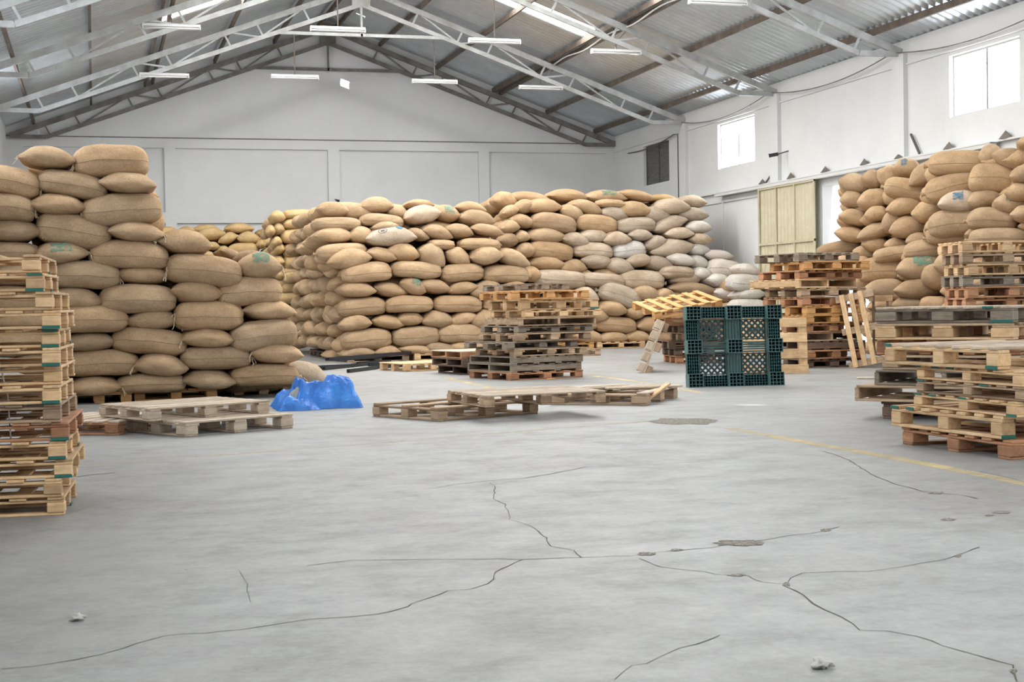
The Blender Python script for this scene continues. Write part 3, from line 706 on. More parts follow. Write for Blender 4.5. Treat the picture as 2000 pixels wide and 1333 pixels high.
# --- stack C, back right
C = [
 (1.0, c7((300, 110, 490, 260, 8, 'S'), (435, 110, 780, 230, 6, 'S'), (780, 90, 1110, 210, 3, 'S'), (1120, 95, 1440, 210, 4, 'S', None, 'g'), (1390, 95, 1690, 195, 8, 'S')) + c9((330, 175, 560, 260, 5, 'S', 'y'), (575, 190, 795, 305, 5, 'S', 'w'))),
 (.5, c7((380, 230, 510, 340, -8, 'S'), (470, 185, 660, 305, -8, 'S'), (575, 170, 875, 310, 0, 'S'), (855, 205, 1085, 390, 20, 'S'), (960, 170, 1235, 325, 12, 'S'), (1200, 180, 1430, 250, 3, 'L'), (1225, 235, 1445, 380, 8, 'S', 'w'), (1370, 195, 1655, 340, 3, 'S')) + c9((265, 285, 490, 440, 8, 'S', 'w'), (380, 215, 650, 360, -3, 'S', 'w'), (580, 300, 815, 420, 4, 'S', 'w'))),
 (.35, c7((430, 305, 640, 430, 8, 'S'), (625, 310, 1010, 465, 8, 'L'), (1015, 320, 1365, 465, 6, 'L'), (1360, 340, 1695, 465, 0, 'L', 'w')) + c9((330, 350, 640, 525, -14, 'S', 'w'), (635, 410, 845, 525, 5, 'S', 'W'))),
 (.25, c7((360, 360, 510, 480, 0, 'S'), (590, 420, 905, 560, 0, 'S'), (890, 470, 1110, 605, 8, 'S', 'w'), (1030, 435, 1280, 565, 3, 'S', 'w'), (1250, 455, 1475, 585, -4, 'S', 'w'), (1470, 435, 1665, 550, 3, 'S', 'w')) + c9((265, 525, 470, 680, -14, 'S', 'w'), (460, 460, 690, 575, 0, 'S', 'w'), (660, 520, 840, 630, 5, 'S', 'w'))),
 (.2, c7((350, 470, 510, 600, 0, 'S'), (470, 445, 600, 555, 0, 'S'), (600, 555, 980, 705, 7, 'L'), (990, 560, 1325, 690, 4, 'L', 'w'), (1330, 550, 1610, 690, -4, 'L', 'W')) + c9((330, 570, 690, 725, -8, 'S', 'w'), (640, 610, 830, 720, 5, 'S', 'W'))),
 (.15, c7((490, 550, 650, 690, 0, 'S'), (610, 665, 905, 805, 0, 'S'), (880, 700, 1095, 840, 4, 'S'), (1060, 655, 1325, 790, 3, 'S', 'w'), (1270, 690, 1500, 840, 8, 'S', 'w'), (1440, 650, 1660, 775, 0, 'S', 'w')) + c9((285, 715, 510, 860, 8, 'S', 'w'), (465, 690, 705, 810, 8, 'S', 'W'), (640, 705, 820, 830, 6, 'S', 'W'), (800, 660, 1035, 760, 4, 'S', 'W'))),
 (.05, c7((560, 760, 700, 900, 0, 'S'), (650, 800, 1095, 945, 6, 'L', 'w'), (1040, 825, 1440, 940, 6, 'L', 'w'), (1390, 805, 1770, 965, 6, 'L', 'w')) + c9((410, 810, 700, 910, 4, 'L', 'w'), (500, 830, 770, 980, -4, 'S', 'w'), (690, 810, 835, 920, 5, 'S', 'W'), (830, 755, 1115, 910, 8, 'L', 'W'), (1080, 770, 1275, 905, 12, 'S', 'W'))),
 (-.1, c7((980, 940, 1195, 1120, 6, 'S', 'w'), (1200, 915, 1590, 1130, 16, 'L', 'w'), (1500, 930, 1750, 1070, 8, 'S')) + c9((360, 1000, 530, 1110, 3, 'S'), (510, 945, 890, 1060, 4, 'S'), (810, 870, 1015, 990, 4, 'S', 'W'), (1015, 880, 1300, 1020, 4, 'L', 'W'))),
 (-.2, c7((1120, 1120, 1285, 1260, 8, 'S'), (1205, 1060, 1440, 1200, 8, 'S'), (1430, 1100, 1605, 1245, 10, 'S'), (1590, 1035, 1790, 1190, -4, 'S')) + c9((860, 980, 1105, 1120, 12, 'S', 'W'), (1080, 995, 1305, 1105, 0, 'S', 'W'), (430, 1090, 700, 1210, 0, 'S'))),
 (-.2, c7((1180, 1205, 1530, 1335, 4, 'L'), (930, 1210, 1200, 1330, 0, 'S')) + c8((1540, 535, 1790, 670, 0, 'S')) + c9((1030, 1095, 1320, 1210, 0, 'L', 'W'), (480, 1190, 760, 1300, 0, 'L'))),
 (-.2, c8((1000, 650, 1240, 775, 8, 'S'), (1200, 660, 1450, 775, -3, 'S'), (1430, 650, 1650, 770, 4, 'S'), (1640, 660, 1850, 775, 0, 'S'))),
]
PC = (Vector((11.0, 30.5, 0)), Vector((12.0, 30.5, 0)))
row_sacks('the back right stack', PC, C, 'j', 1, 'back right stack', 'both')
put_sack(PY(962, 412, 33.5), .6, .7, .3, 0, 10, 'S', 'y', 'golden jute sack glimpsed between the middle and back right stacks', 'jute sacks stacked in the back right stack', 0)
# --- stack G behind the left edge of B, and the low far row D
Gs = [
 (.0, a3((1130, 45, 1400, 130, 0, 'L'), (1020, 55, 1140, 170, 5, 'S'))),
 (.0, a3((1125, 130, 1395, 222, 0, 'L'), (985, 175, 1065, 275, 0, 'S'), (1050, 165, 1145, 275, 0, 'S'))),
 (.0, a3((1110, 218, 1390, 342, 0, 'L'), (1030, 280, 1120, 380, 0, 'S'))),
 (.0, a3((1135, 345, 1370, 465, 0, 'L'), (1060, 340, 1150, 440, 0, 'S'))),
 (.0, a3((1130, 450, 1340, 582, 0, 'L'), (1045, 445, 1140, 545, 0, 'S'))),
 (.0, a3((1125, 582, 1330, 685, 0, 'L'), (1040, 560, 1130, 660, 0, 'S'))),
 (.0, a3((1100, 680, 1330, 775, 0, 'L'))),
 (.0, a3((1060, 770, 1330, 870, 0, 'L'))),
 (.0, a3((1060, 865, 1330, 965, 0, 'S'))),
]
PG = (Vector((4.0, 33.0, 0)), Vector((5.0, 33.0, 0)))
row_sacks('the narrow stack behind', PG, Gs, 'y', 0, 'narrow stack behind middle stack')
Dd = [
 (.6, a3((45, 195, 210, 262, 0, 'S'), (225, 188, 350, 250, 0, 'S'), (335, 178, 560, 262, 0, 'S'), (630, 158, 870, 250, 0, 'S'), (895, 212, 1010, 280, 0, 'S')) + a1((1380, 812, 1540, 900, 0, 'S'), (1560, 808, 1690, 870, 0, 'S'))),
 (.2, a3((370, 205, 615, 322, -5, 'S'), (560, 230, 745, 360, -18, 'S'), (740, 238, 925, 348, 0, 'S'), (915, 258, 1045, 385, -15, 'S'))),
 (.0, a3((455, 322, 575, 400, 5, 'S'), (560, 360, 660, 425, 0, 'S'), (650, 342, 912, 447, -3, 'L'), (890, 300, 985, 392, -10, 'S'), (945, 372, 1085, 455, 0, 'S'), (300, 325, 470, 410, 0, 'S'))),
 (.0, a3((300, 400, 520, 480, 0, 'L'), (520, 415, 720, 500, 0, 'S'), (700, 440, 920, 530, 0, 'S'), (900, 450, 1090, 540, 0, 'S'))),
]
PD = (Vector((2.0, 36.0, 0)), Vector((3.0, 36.0, 0)))
row_sacks('the low far row', PD, Dd, 'y', 0, 'low far row by back wall')
# --- stack E, far right
Er = [
 (.55, e1((1395, 110, 1590, 300, -8, 'S'), (1535, 125, 1840, 340, 18, 'S'), (1730, 35, 1900, 150, 5, 'S'))),
 (.3, e1((185, 340, 430, 550, 18, 'S'), (380, 320, 560, 495, 10, 'S'), (505, 270, 710, 490, 38, 'S'), (655, 230, 860, 390, 4, 'S', None, 'b'), (800, 235, 1100, 465, -24, 'S'), (985, 175, 1460, 370, 0, 'L'), (1330, 295, 1690, 510, 8, 'L'), (1680, 290, 1900, 450, 0, 'S'))),
 (.2, e1((200, 500, 390, 655, 4, 'S'), (350, 495, 610, 660, -4, 'S'), (605, 400, 975, 600, 10, 'L'), (965, 345, 1380, 585, -9, 'L'), (1310, 480, 1560, 660, -6, 'S'), (1525, 515, 1770, 735, 12, 'S', None, 'g'), (1640, 440, 1850, 600, 0, 'S'))),
 (.15, e1((190, 655, 420, 820, 15, 'S'), (410, 640, 600, 770, 0, 'S'), (615, 565, 890, 730, -4, 'S'), (835, 590, 1090, 775, -6, 'S'), (1060, 510, 1400, 690, 0, 'S', 'w', 'b'), (1690, 640, 1900, 780, 0, 'S'))),
 (.1, e1((160, 810, 400, 960, 10, 'S'), (360, 775, 640, 940, -12, 'S'), (545, 670, 750, 880, -24, 'S'), (640, 735, 915, 910, -8, 'S'), (980, 685, 1390, 890, -4, 'L'), (1315, 670, 1690, 840, 4, 'L'))),
 (.1, e1((0, 955, 350, 1070, -8, 'L'), (310, 975, 490, 1110, 15, 'S'), (395, 905, 610, 1040, 4, 'S'), (585, 915, 780, 1020, 0, 'S'), (765, 870, 950, 985, -8, 'S'), (960, 850, 1320, 975, 0, 'L'), (1280, 825, 1500, 940, 0, 'S'), (1340, 845, 1800, 1000, 0, 'L'))),
 (.0, e1((505, 985, 810, 1130, -10, 'L'), (770, 935, 1250, 1085, -4, 'L'), (1250, 960, 1560, 1090, 0, 'L'), (1540, 980, 1850, 1100, 0, 'L'))),
 (-.15, e1((250, 1085, 470, 1270, 8, 'S'), (130, 1080, 330, 1240, 0, 'S'), (365, 1110, 740, 1300, 0, 'L'), (700, 1065, 1090, 1280, -6, 'S', None, 'g'), (1020, 1035, 1310, 1250, 4, 'S'), (1280, 1090, 1560, 1240, 0, 'S'), (1540, 1090, 1840, 1240, 0, 'L'))),
 (-.25, e2((260, 490, 690, 675, 0, 'S'), (565, 480, 945, 672, 2, 'S'), (800, 300, 1080, 605, 38, 'S'), (1015, 470, 1330, 670, 0, 'S'), (1300, 430, 1560, 600, 0, 'S'), (1500, 440, 1790, 610, 0, 'L'))),
 (-.3, e2((290, 670, 560, 800, 0, 'S'), (530, 655, 820, 790, 0, 'S'), (790, 660, 1050, 800, 0, 'L'), (1030, 660, 1300, 800, 0, 'S'), (1290, 640, 1700, 790, 0, 'L'))),
 (-.3, e2((240, 790, 560, 930, 0, 'S'), (530, 780, 900, 930, 0, 'L'), (880, 790, 1200, 930, 0, 'S'), (1190, 780, 1600, 930, 0, 'L'))),
]
ea = CAM + ray(1690, 640) * 24.3; eb = CAM + ray(2000, 640) * 20.2; ea.z = eb.z = 0
row_sacks('the far right stack', (ea, eb), Er, 'j', 1, 'far right stack', depths=(.55, .7), face=True)
# --- sacks deeper inside the piles: one mass nobody can count from here
fill = MB()
rd = random.Random(11)
for (mw, typ, k) in list(ALL_SACKS):
    base = mw.translation; yv = (mw.to_3x3() @ Vector((0, 1, 0))).normalized()
    D = (mw.to_3x3() @ Vector((0, 1, 0))).length
    for st in (1, 2):
        if base.y > 35 and st == 2: continue
        p = base + yv * D * st * 1.0
        if p.x > XR - .55 or p.y > YB - .6: continue
        v, f = lo_sack(typ, rd.randrange(4))
        m2 = mw.copy(); m2.translation = p + Vector((rd.uniform(-.1, .1), rd.uniform(-.05, .05), -.05 * st + rd.uniform(-.03, .0)))
        fill.add([m2 @ q for q in v], f)
nv = Vector((-(eb - ea).normalized().y, (eb - ea).normalized().x, 0)); nv = nv if nv.dot(ea) > 0 else -nv
for i in range(9):
    for r in range(9):
        p = ea.lerp(eb, (i - .2 + .5 * (r % 2)) / 8.0) + nv * (.75 + .03 * r) + Vector((0, 0, .9 + .235 * r + .05 * i * (r / 9)))
        if p.x > XR - .5: continue
        v, f = lo_sack('S', rd.randrange(4)); m2 = T(p) @ RZ(-.45) @ Matrix.Rotation(rd.uniform(-.2, .2), 4, 'Y') @ Matrix.Diagonal((.85, .8, .34, 1)); fill.add([m2 @ q for q in v], f)
for i in range(8):
    for r in range(3):
        p = ea.lerp(eb, i / 7.0) ; nv = Vector((-(eb - ea).normalized().y, (eb - ea).normalized().x, 0)); nv = nv if nv.dot(ea) > 0 else -nv
        v, f = lo_sack('S', rd.randrange(4)); m2 = T(p + nv * .45 + Vector((0, 0, .18 + .27 * r))) @ RZ(yaw_of(ea, eb)) @ Matrix.Diagonal((.8, .85, .32, 1)); fill.add([m2 @ q for q in v], f)
for i in range(5):
    for r in range(4):
        v, f = lo_sack('S', rd.randrange(4)); m2 = T((12.2 + .42 * i, 30.9, .28 + .27 * r)) @ Matrix.Diagonal((.7, .85, .32, 1)); fill.add([m2 @ q for q in v], f)
for (xa, xb, yy, z0, z1) in ((.2, 5.0, 36.45, .18, 2.25), (3.75, 5.0, 33.45, .18, 1.9), (8.9, 11.2, 31.2, .28, 1.9)):
    r = 0
    while z0 + .27 * r < z1:
        x = xa + (.3 if r % 2 else 0)
        while x < xb:
            v, f = lo_sack('S', rd.randrange(4)); m2 = T((x, yy + rd.uniform(-.05, .05), z0 + .27 * r)) @ Matrix.Rotation(rd.uniform(-.1, .1), 4, 'Y') @ Matrix.Diagonal((.68, .85, .32, 1)); fill.add([m2 @ q for q in v], f); x += .62
        r += 1
o = fill.build('sack_pile', M_JUTE, smooth=True); tag(o, 'mass of jute sacks packed deeper inside the stacks', 'sack pile', kind='stuff')
# ------------------------------------------------------------------ pallets
def pallet(mw, Lx, Wy, H, style='block', mat=M_PINE, label='', group=None, nd=6, bw=.10, deck='x', green=0.0, skid='x', deckmat=None, jit=.012, name='wooden_pallet', blockw=.12, missing=()):
    """origin at the centre of the base; local x = length, y = depth. deck: axis the deck boards run along. Stringer boards run across them."""
    r = empty(name, mw); tag(r, label, 'pallet', group)
    t = .15 * H; rd = random
    def bd(n, cx, cy, cz, dx, dy, dz, mt, tw=0.0):
        if dx >= dy: m_ = boxmesh(dx, dy, dz, mt); loc = T((cx, cy, cz)) @ RZ(tw)
        else: m_ = boxmesh(dy, dx, dz, mt); loc = T((cx, cy, cz)) @ RZ(math.pi / 2 + tw)
        return link(n, m_, r, loc)
    # work in deck axes: a along deck boards, b across
    A_, B_ = (Lx, Wy) if deck == 'x' else (Wy, Lx)
    def put(n, a, b_, z, da, db, dz, mt, tw=0.0):
        if deck == 'x': return bd(n, a, b_, z, da, db, dz, mt, tw)
        return bd(n, b_, a, z, db, da, dz, mt, tw)
    dm = deckmat or mat
    for i in range(nd):
        if i in missing: continue
        b_ = -B_ / 2 + bw / 2 + (B_ - bw) * i / (nd - 1)
        put('deck_board', rd.uniform(-jit, jit), b_ + rd.uniform(-jit, jit) * (0 if i in (0, nd - 1) else 1), H - t / 2, A_ - rd.choice((0, .004, .01)), bw, t * .98, dm, rd.uniform(-jit, jit) * .6)
    if green:
        for i in range(nd):
            if rd.random() < green and i not in missing:
                b_ = -B_ / 2 + bw / 2 + (B_ - bw) * i / (nd - 1)
                for sg in (-1, 1):
                    if rd.random() < .7: put('painted_end', sg * (A_ / 2 + .003), b_, H - t / 2, .004, bw * .9, t * .9, M_TEAL)
    if style == 'block':
        hb = H - 3 * t
        for a in (-A_ / 2 + blockw / 2, 0, A_ / 2 - blockw / 2):
            put('stringer_board', a, 0, H - 1.5 * t, blockw * .85, B_, t * .98, mat)
            for b_ in (-B_ / 2 + blockw * .5, 0, B_ / 2 - blockw * .5):
                put('block', a + rd.uniform(-.004, .004), b_ + rd.uniform(-.004, .004), t + hb / 2, blockw, blockw, hb * .995, mat)
                if green and deck == 'y' and a < 0 and b_ > 0 and rd.random() < .3 + green: put('painted_end', -A_ / 2 - .003, b_, t * .6, .004, blockw, t * 1.1, M_TEAL)
                if green and b_ != 0 and rd.random() < green * .5:
                    put('painted_end', a, math.copysign(B_ / 2 + .003, b_), t * .6, blockw, .004, t * 1.1, M_TEAL)
        if skid == deck or skid == 'both':
            for b_ in (-B_ / 2 + blockw * .5, 0, B_ / 2 - blockw * .5): put('bottom_board', 0, b_, t / 2, A_, blockw * .9, t * .98, mat)
        if skid != deck or skid == 'both':
            for a in (-A_ / 2 + blockw / 2, 0, A_ / 2 - blockw / 2):
                put('bottom_board', a, 0, t / 2 - (0 if skid != 'both' else .0), blockw * .9, B_, t * .97, mat)
    else:
        for b_ in (-1, 0, 1):
            put('stringer', b_ * (A_ / 2 - .02), 0, H / 2, .04, B_ - .004, H - 2 * t, mat)
        n2 = 4
        for i in range(n2):
            b_ = -B_ / 2 + bw / 2 + (B_ - bw) * i / (n2 - 1)
            put('bottom_board', 0, b_, t / 2, A_, bw, t * .98, mat)
    return r
def frame_from(N_, R_, L_px):
    """near corner, far end of the front face (both on the ground) -> origin at N, x along N->R, y away"""
    d = (R_ - N_); d.z = 0; d.normalize(); return d
def stack(noun, group, N_, ang, specs, up=True, total=None):
    """N_: ground point of the near left corner of the base, ang: direction of the front face; specs bottom to top:
    dict(H, L, W, dx, dy, rot, style, mat, ...)"""
    z = 0.0; n = len(specs)
    for i, s in enumerate(specs):
        L_, W_, H = s['L'], s['W'], s['H']
        M_ = T((N_.x, N_.y, z)) @ RZ(ang) @ T((s.get('dx', 0), s.get('dy', 0), 0)) @ RZ(s.get('rot', 0)) @ T((L_ / 2, W_ / 2, 0))
        pos = 'bottom' if i == 0 else ('top' if i == n - 1 else ORD[i] + ' from the floor')
        cn = {M_PINE.name: 'pine', M_AGED.name: 'worn brown', M_GREYW.name: 'weathered grey', M_RED.name: 'reddish', M_ORANGE.name: 'orange', M_DARKW.name: 'dark', M_PALEW.name: 'pale'}[s['mat'].name]
        pallet(M_, L_, W_, H - .002, s.get('style', 'block'), s['mat'], '%s wooden pallet, %s, %s' % (cn, pos, noun), group,
               nd=s.get('nd', 6), bw=s.get('bw', .10), deck=s.get('deck', 'x'), green=s.get('green', 0), skid=s.get('skid', 'x'), deckmat=s.get('deckmat'), blockw=s.get('blockw', .12))
        z += H
    return z
def S_(H, mat, dx=0, dy=0, rot=0, L=1.2, W=.9, **k): return dict(H=H, L=L, W=W, dx=dx, dy=dy, rot=rot, mat=mat, **k)
# --- left foreground stack: right front corner at (127,1006)
Rc = G(127, 1006); dirL = RZ(math.radians(4)) @ Vector((0, 1, 0)); angL = math.radians(-3.5)
ux = Vector((math.cos(angL), math.sin(angL), 0))
sL = depth(Rc) / FPX
xs = [126, 123, 143, 132, 138, 124, 124, 126, 125, 123, 127, 114, 98, 92]
mL = [M_PINE, M_PINE, M_PINE, M_PINE, M_RED, M_AGED, M_PINE, M_PINE, M_PINE, M_PINE, M_PINE, M_PINE, M_PINE, M_PINE]
specs = []
for i, (x, mt) in enumerate(zip(xs, mL)):
    st = 'block'
    specs.append(S_(.0955, mt, dx=(x - 127) * sL, dy=random.uniform(-.02, .02), rot=random.uniform(-.012, .012), L=1.2, W=1.0 if i % 3 else .8, deck='y', skid='x', green=.45 if i in (0, 3, 4, 9, 10, 12) else .1, blockw=.088, bw=.085, nd=7, style=st))
NL = Rc - ux * 1.2
stack('tall stack at the left edge', 'pallets in the tall stack at the left edge', NL, angL, specs)
# --- right foreground stack: front face from (1765,866) to (1985,900)
Na, Nb = G(1765, 868), G(1987, 902); dv = Nb - Na; angR = math.atan2(dv.y, dv.x)
specs = [S_(.125, M_RED, dx=-.02, dy=0, L=1.2, W=1.0, deck='y', skid='y', blockw=.13, nd=7),
         S_(.150, M_PINE, dx=-.10, dy=-.04, rot=.03, deck='y', skid='x', green=.3, L=1.2, W=1.0, blockw=.11, nd=7),
         S_(.098, M_PINE, dx=.10, dy=.02, rot=-.02, deck='y', skid='x', green=.35, L=1.15, W=1.0, blockw=.10, nd=7),
         S_(.094, M_AGED, dx=.13, dy=.02, rot=.01, deck='y', skid='x', green=.3, L=1.15, W=1.0, blockw=.09, nd=7),
         S_(.098, M_PINE, dx=.12, dy=.03, rot=-.01, deck='y', skid='x', green=.4, L=1.15, W=1.0, blockw=.09, nd=7),
         S_(.150, M_PINE, dx=-.14, dy=-.06, rot=.05, deck='y', skid='x', green=.4, deckmat=M_PALEW, L=1.2, W=1.0, blockw=.11, nd=7, bw=.085)]
stack('near stack at the right edge', 'pallets in the near stack at the right edge', Na, angR, specs)
# --- middle right stack behind it
Nm = G(1712, 818); Nm2 = G(1966, 826)
angM = math.atan2(Nm2.y - Nm.y, Nm2.x - Nm.x)
specs = [S_(.15, M_DARKW, dx=.05, L=1.1, W=.9, skid='y', blockw=.13),
         S_(.14, M_AGED, dx=-.18, dy=-.04, rot=-.04, L=1.2, W=1.0, style='stringer', deck='x', deckmat=M_AGED, nd=7),
         S_(.13, M_GREYW, dx=-.01, dy=-.02, L=1.2, W=1.0, style='stringer', deck='x', nd=7),
         S_(.125, M_AGED, dx=.05, L=1.15, W=1.0, blockw=.14),
         S_(.13, M_RED, dx=-.03, dy=.1, rot=.05, L=1.2, W=.9, style='stringer', deck='y', nd=6),
         S_(.14, M_PINE, dx=.0, L=1.15, W=1.0, blockw=.18, deckmat=M_AGED),
         S_(.14, M_GREYW, dx=-.0, rot=.0, L=1.15, W=1.0, blockw=.18, green=.1, deckmat=M_PALEW, deck='y', nd=8)]
stack('middle stack near right edge', 'pallets in the middle stack near the right edge', Nm, angM, specs)
# --- back right tall stack
Nb_ = G(1884, 737); angB = math.radians(-12)
specs = []
for i in range(12):
    specs.append(S_(.144, [M_AGED, M_RED, M_AGED, M_PINE, M_GREYW, M_AGED, M_RED, M_RED, M_GREYW, M_PINE, M_AGED, M_PINE][i], dx=random.uniform(-.05, .06), dy=random.uniform(-.05, .05), rot=random.uniform(-.05, .05), L=1.2, W=.8, blockw=.14, nd=5, deck='x' if i % 2 else 'y'))
stack('tall stack behind at right edge', 'pallets in the tall stack behind at the right edge', Nb_, angB, specs)
# --- stack F beside the cream door
Nf = G(1572, 720); Rf = G(1692, 716); angF = math.atan2(Rf.y - Nf.y, Rf.x - Nf.x)
mF = [M_DARKW, M_RED, M_DARKW, M_AGED, M_RED, M_ORANGE, M_ORANGE, M_RED, M_AGED, M_PINE, M_RED, M_ORANGE, M_GREYW]
specs = []
for i, mt in enumerate(mF):
    st = 'stringer' if i in (2, 3, 9) else 'block'
    specs.append(S_(.132, mt, dx=[0, .02, .04, -.02, .0, .0, .02, -.03, -.05, -.08, -.06, .0, -.06][i], dy=random.uniform(-.05, .05), rot=[0, .02, -.02, 0, .03, -.02, .0, .02, -.03, .18, .05, -.05, .1][i], L=1.0 if i < 7 else 1.08, W=1.2, blockw=.15, nd=7, deck='x' if i % 2 else 'y', style=st, skid='x'))
stack('tall stack before cream door', 'pallets in the stack by the cream door', Nf, angF, specs)
# --- centre stack
Nc, Rc2 = G(996, 744), G(1134, 737); angC = math.atan2(Rc2.y - Nc.y, Rc2.x - Nc.x)
Hs = [.105, .108, .105, .10, .098, .115, .095, .11, .105, .145, .12, .10]
mC = [M_RED, M_GREYW, M_GREYW, M_AGED, M_GREYW, M_AGED, M_GREYW, M_AGED, M_PINE, M_PINE, M_ORANGE, M_GREYW]
dxs = [0, .02, .02, .08, -.03, .12, .16, .18, .25, .22, .03, .45]
rots = [0, .03, .0, -.04, .02, -.05, -.06, -.08, -.10, -.12, -.14, -.05]
specs = []
for i in range(12):
    st = 'stringer' if i in (1, 2, 7) else 'block'
    specs.append(S_(Hs[i], mC[i], dx=dxs[i] - (.05 if i == 11 else 0), dy=random.uniform(-.03, .03) + (.35 if i == 11 else 0), rot=rots[i], L=1.18 if i != 11 else .8, W=1.1, blockw=.13, nd=8 if st == 'stringer' else 6, style=st, deck='y' if i in (0, 1, 2, 6, 8, 9) else 'x', green=.3 if i == 9 else 0, skid='x'))
stack('centre stack', 'pallets in the centre stack', Nc, angC, specs)
# --- little stack to its left
Nd, Rd = G(915, 733), G(968, 736); angD = angC + .2
specs = [S_(.12, M_DARKW, dx=0, L=.9, W=1.0, style='stringer', deck='y', nd=7), S_(.12, M_DARKW, dx=-.1, dy=.0, L=.95, W=1.0, style='stringer', deck='y', nd=7), S_(.11, M_RED, dx=-.1, dy=.03, L=.95, W=1.0, style='stringer', deck='y', nd=8, deckmat=M_PALEW)]
stack('low stack left of centre stack', 'pallets in the low dark stack', Nd, angD - .25, specs)
# --- single pallets
def at_corner(px, py, ang, L_, W_, H, z=0.0, tilt=None):
    p = G(px, py, z); return T(p) @ RZ(ang) @ T((L_ / 2, W_ / 2, 0))
def dir_px(x0, y0, x1, y1, z=0.0):
    a, b_ = G(x0, y0, z), G(x1, y1, z); return math.atan2(b_.y - a.y, b_.x - a.x), (b_ - a).length
pallet(at_corner(792, 727, dir_px(792, 727, 905, 722)[0], 1.0, .9, .13), 1.0, .9, .13, 'block', M_PINE, 'single light pallet lying flat at the foot of the middle sack stack', nd=8, deck='y', blockw=.1, skid='x')
a_, _ = dir_px(856, 823.5, 1052, 807)
pallet(at_corner(856, 824, a_, 1.2, 1.0, .13), 1.2, 1.0, .125, 'block', M_AGED, 'lower upturned brown pallet on the floor in the centre', 'pallets lying in the centre of the floor', nd=3, bw=.12, deck='x', blockw=.11, skid='both')
a2_, _ = dir_px(945, 796, 1123, 787, .125)
pallet(at_corner(945, 797, a2_ - .05, 1.2, .95, .12, .126), 1.2, .95, .11, 'block', M_AGED, 'upper pale-topped pallet resting askew on another in the centre', 'pallets lying in the centre of the floor', nd=8, bw=.075, deck='x', blockw=.11, skid='y', deckmat=M_PALEW)
a_, _ = dir_px(1073, 791, 1264, 793)
br = pallet(at_corner(1074, 791, a_, 1.02, 1.2, .14), 1.02, 1.2, .13, 'block', M_AGED, 'broken pallet with skewed white slats right of centre', 'pallets lying in the centre of the floor', nd=6, deck='y', blockw=.16, skid='x', deckmat=M_PALEW, missing=(1, 3, 4))
for (cx, cy, rz, l_) in ((-.25, .1, 1.15, 1.0), (.1, .1, .95, 1.05), (.3, .05, .85, .9), (-.05, -.05, 1.05, .95)):
    link('deck_board', boxmesh(l_, .09, .02, M_PALEW), br, T((cx, cy, .145)) @ RZ(rz) @ Matrix.Rotation(random.uniform(-.03, .03), 4, 'Y'))
link('loose_slat', boxmesh(.42, .08, .02, M_PINE), br, T((.52, -.35, .10)) @ RZ(.9) @ Matrix.Rotation(-.5, 4, 'Y'))
a_, _ = dir_px(361, 854, 564, 836)
pallet(at_corner(361, 855, a_, 1.08, .92, .13), 1.08, .92, .125, 'block', M_PALEW, 'lower pale pallet on the floor left of the blue tarp', 'pallets lying on the floor at left', nd=6, deck='x', blockw=.13, skid='y')
pallet(at_corner(352, 822, a_ - .06, 1.15, .9, .12, .126) @ T((-.22, .12, 0)), 1.15, .9, .11, 'block', M_PALEW, 'upper pale pallet shifted back on top of another, left', 'pallets lying on the floor at left', nd=7, bw=.08, deck='x', blockw=.12, skid='y')
a_, _ = dir_px(231, 850, 305, 837)
pallet(at_corner(231, 851, a_ + .05, 1.0, .95, .12) @ T((-.0, 0, 0)), 1.0, .95, .12, 'block', M_RED, 'reddish pallet with pale boards on the floor beside the left stack', 'pallets lying on the floor at left', nd=7, deck='x', blockw=.12, skid='y', deckmat=M_PALEW)
# --- pallets under the sacks
k = 0
for (x0, x1, yb) in ((130, 258, 791), (263, 426, 785), (458, 573, 773)):
    a = G(x0, yb); b_ = G(x1, yb - 4); a_ = math.atan2(b_.y - a.y, b_.x - a.x)
    wd = (b_ - a).length
    pallet(T((a.x, a.y + .05, 0)) @ RZ(.03) @ T((wd / 2, .5, 0)), wd, 1.0, .125, 'block', M_PINE if k == 2 else M_ORANGE, ['left', 'middle', 'right'][k] + ' pallet carrying the tall left sack stack', 'pallets under the tall left stack', nd=8, deck='y', blockw=.12, skid='x' if k == 1 else 'y'); k += 1
for k in range(4):
    pallet(T((4.45 + 1.25 * k + .55, 26.95, 0)), 1.15, 1.0, .13, 'block', [M_AGED, M_PINE, M_RED, M_AGED][k], ORD[k] + ' pallet from the left under the front of the middle stack', 'pallets under the middle stack', nd=6, deck='y', blockw=.12)
for k in range(3):
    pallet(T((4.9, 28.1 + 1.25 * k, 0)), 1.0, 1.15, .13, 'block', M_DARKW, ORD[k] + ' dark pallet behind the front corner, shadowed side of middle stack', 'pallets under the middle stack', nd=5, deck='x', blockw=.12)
for k in range(5):
    x = 9.4 + 1.2 * k
    if x > 14: break
    pallet(T((x + .55, 30.75, 0)), 1.12, 1.0, .14, 'block', M_PINE if k % 2 else M_ORANGE, ORD[k] + ' pallet from the left under the back right stack', 'pallets under the back right stack', nd=6, deck='y', blockw=.12)
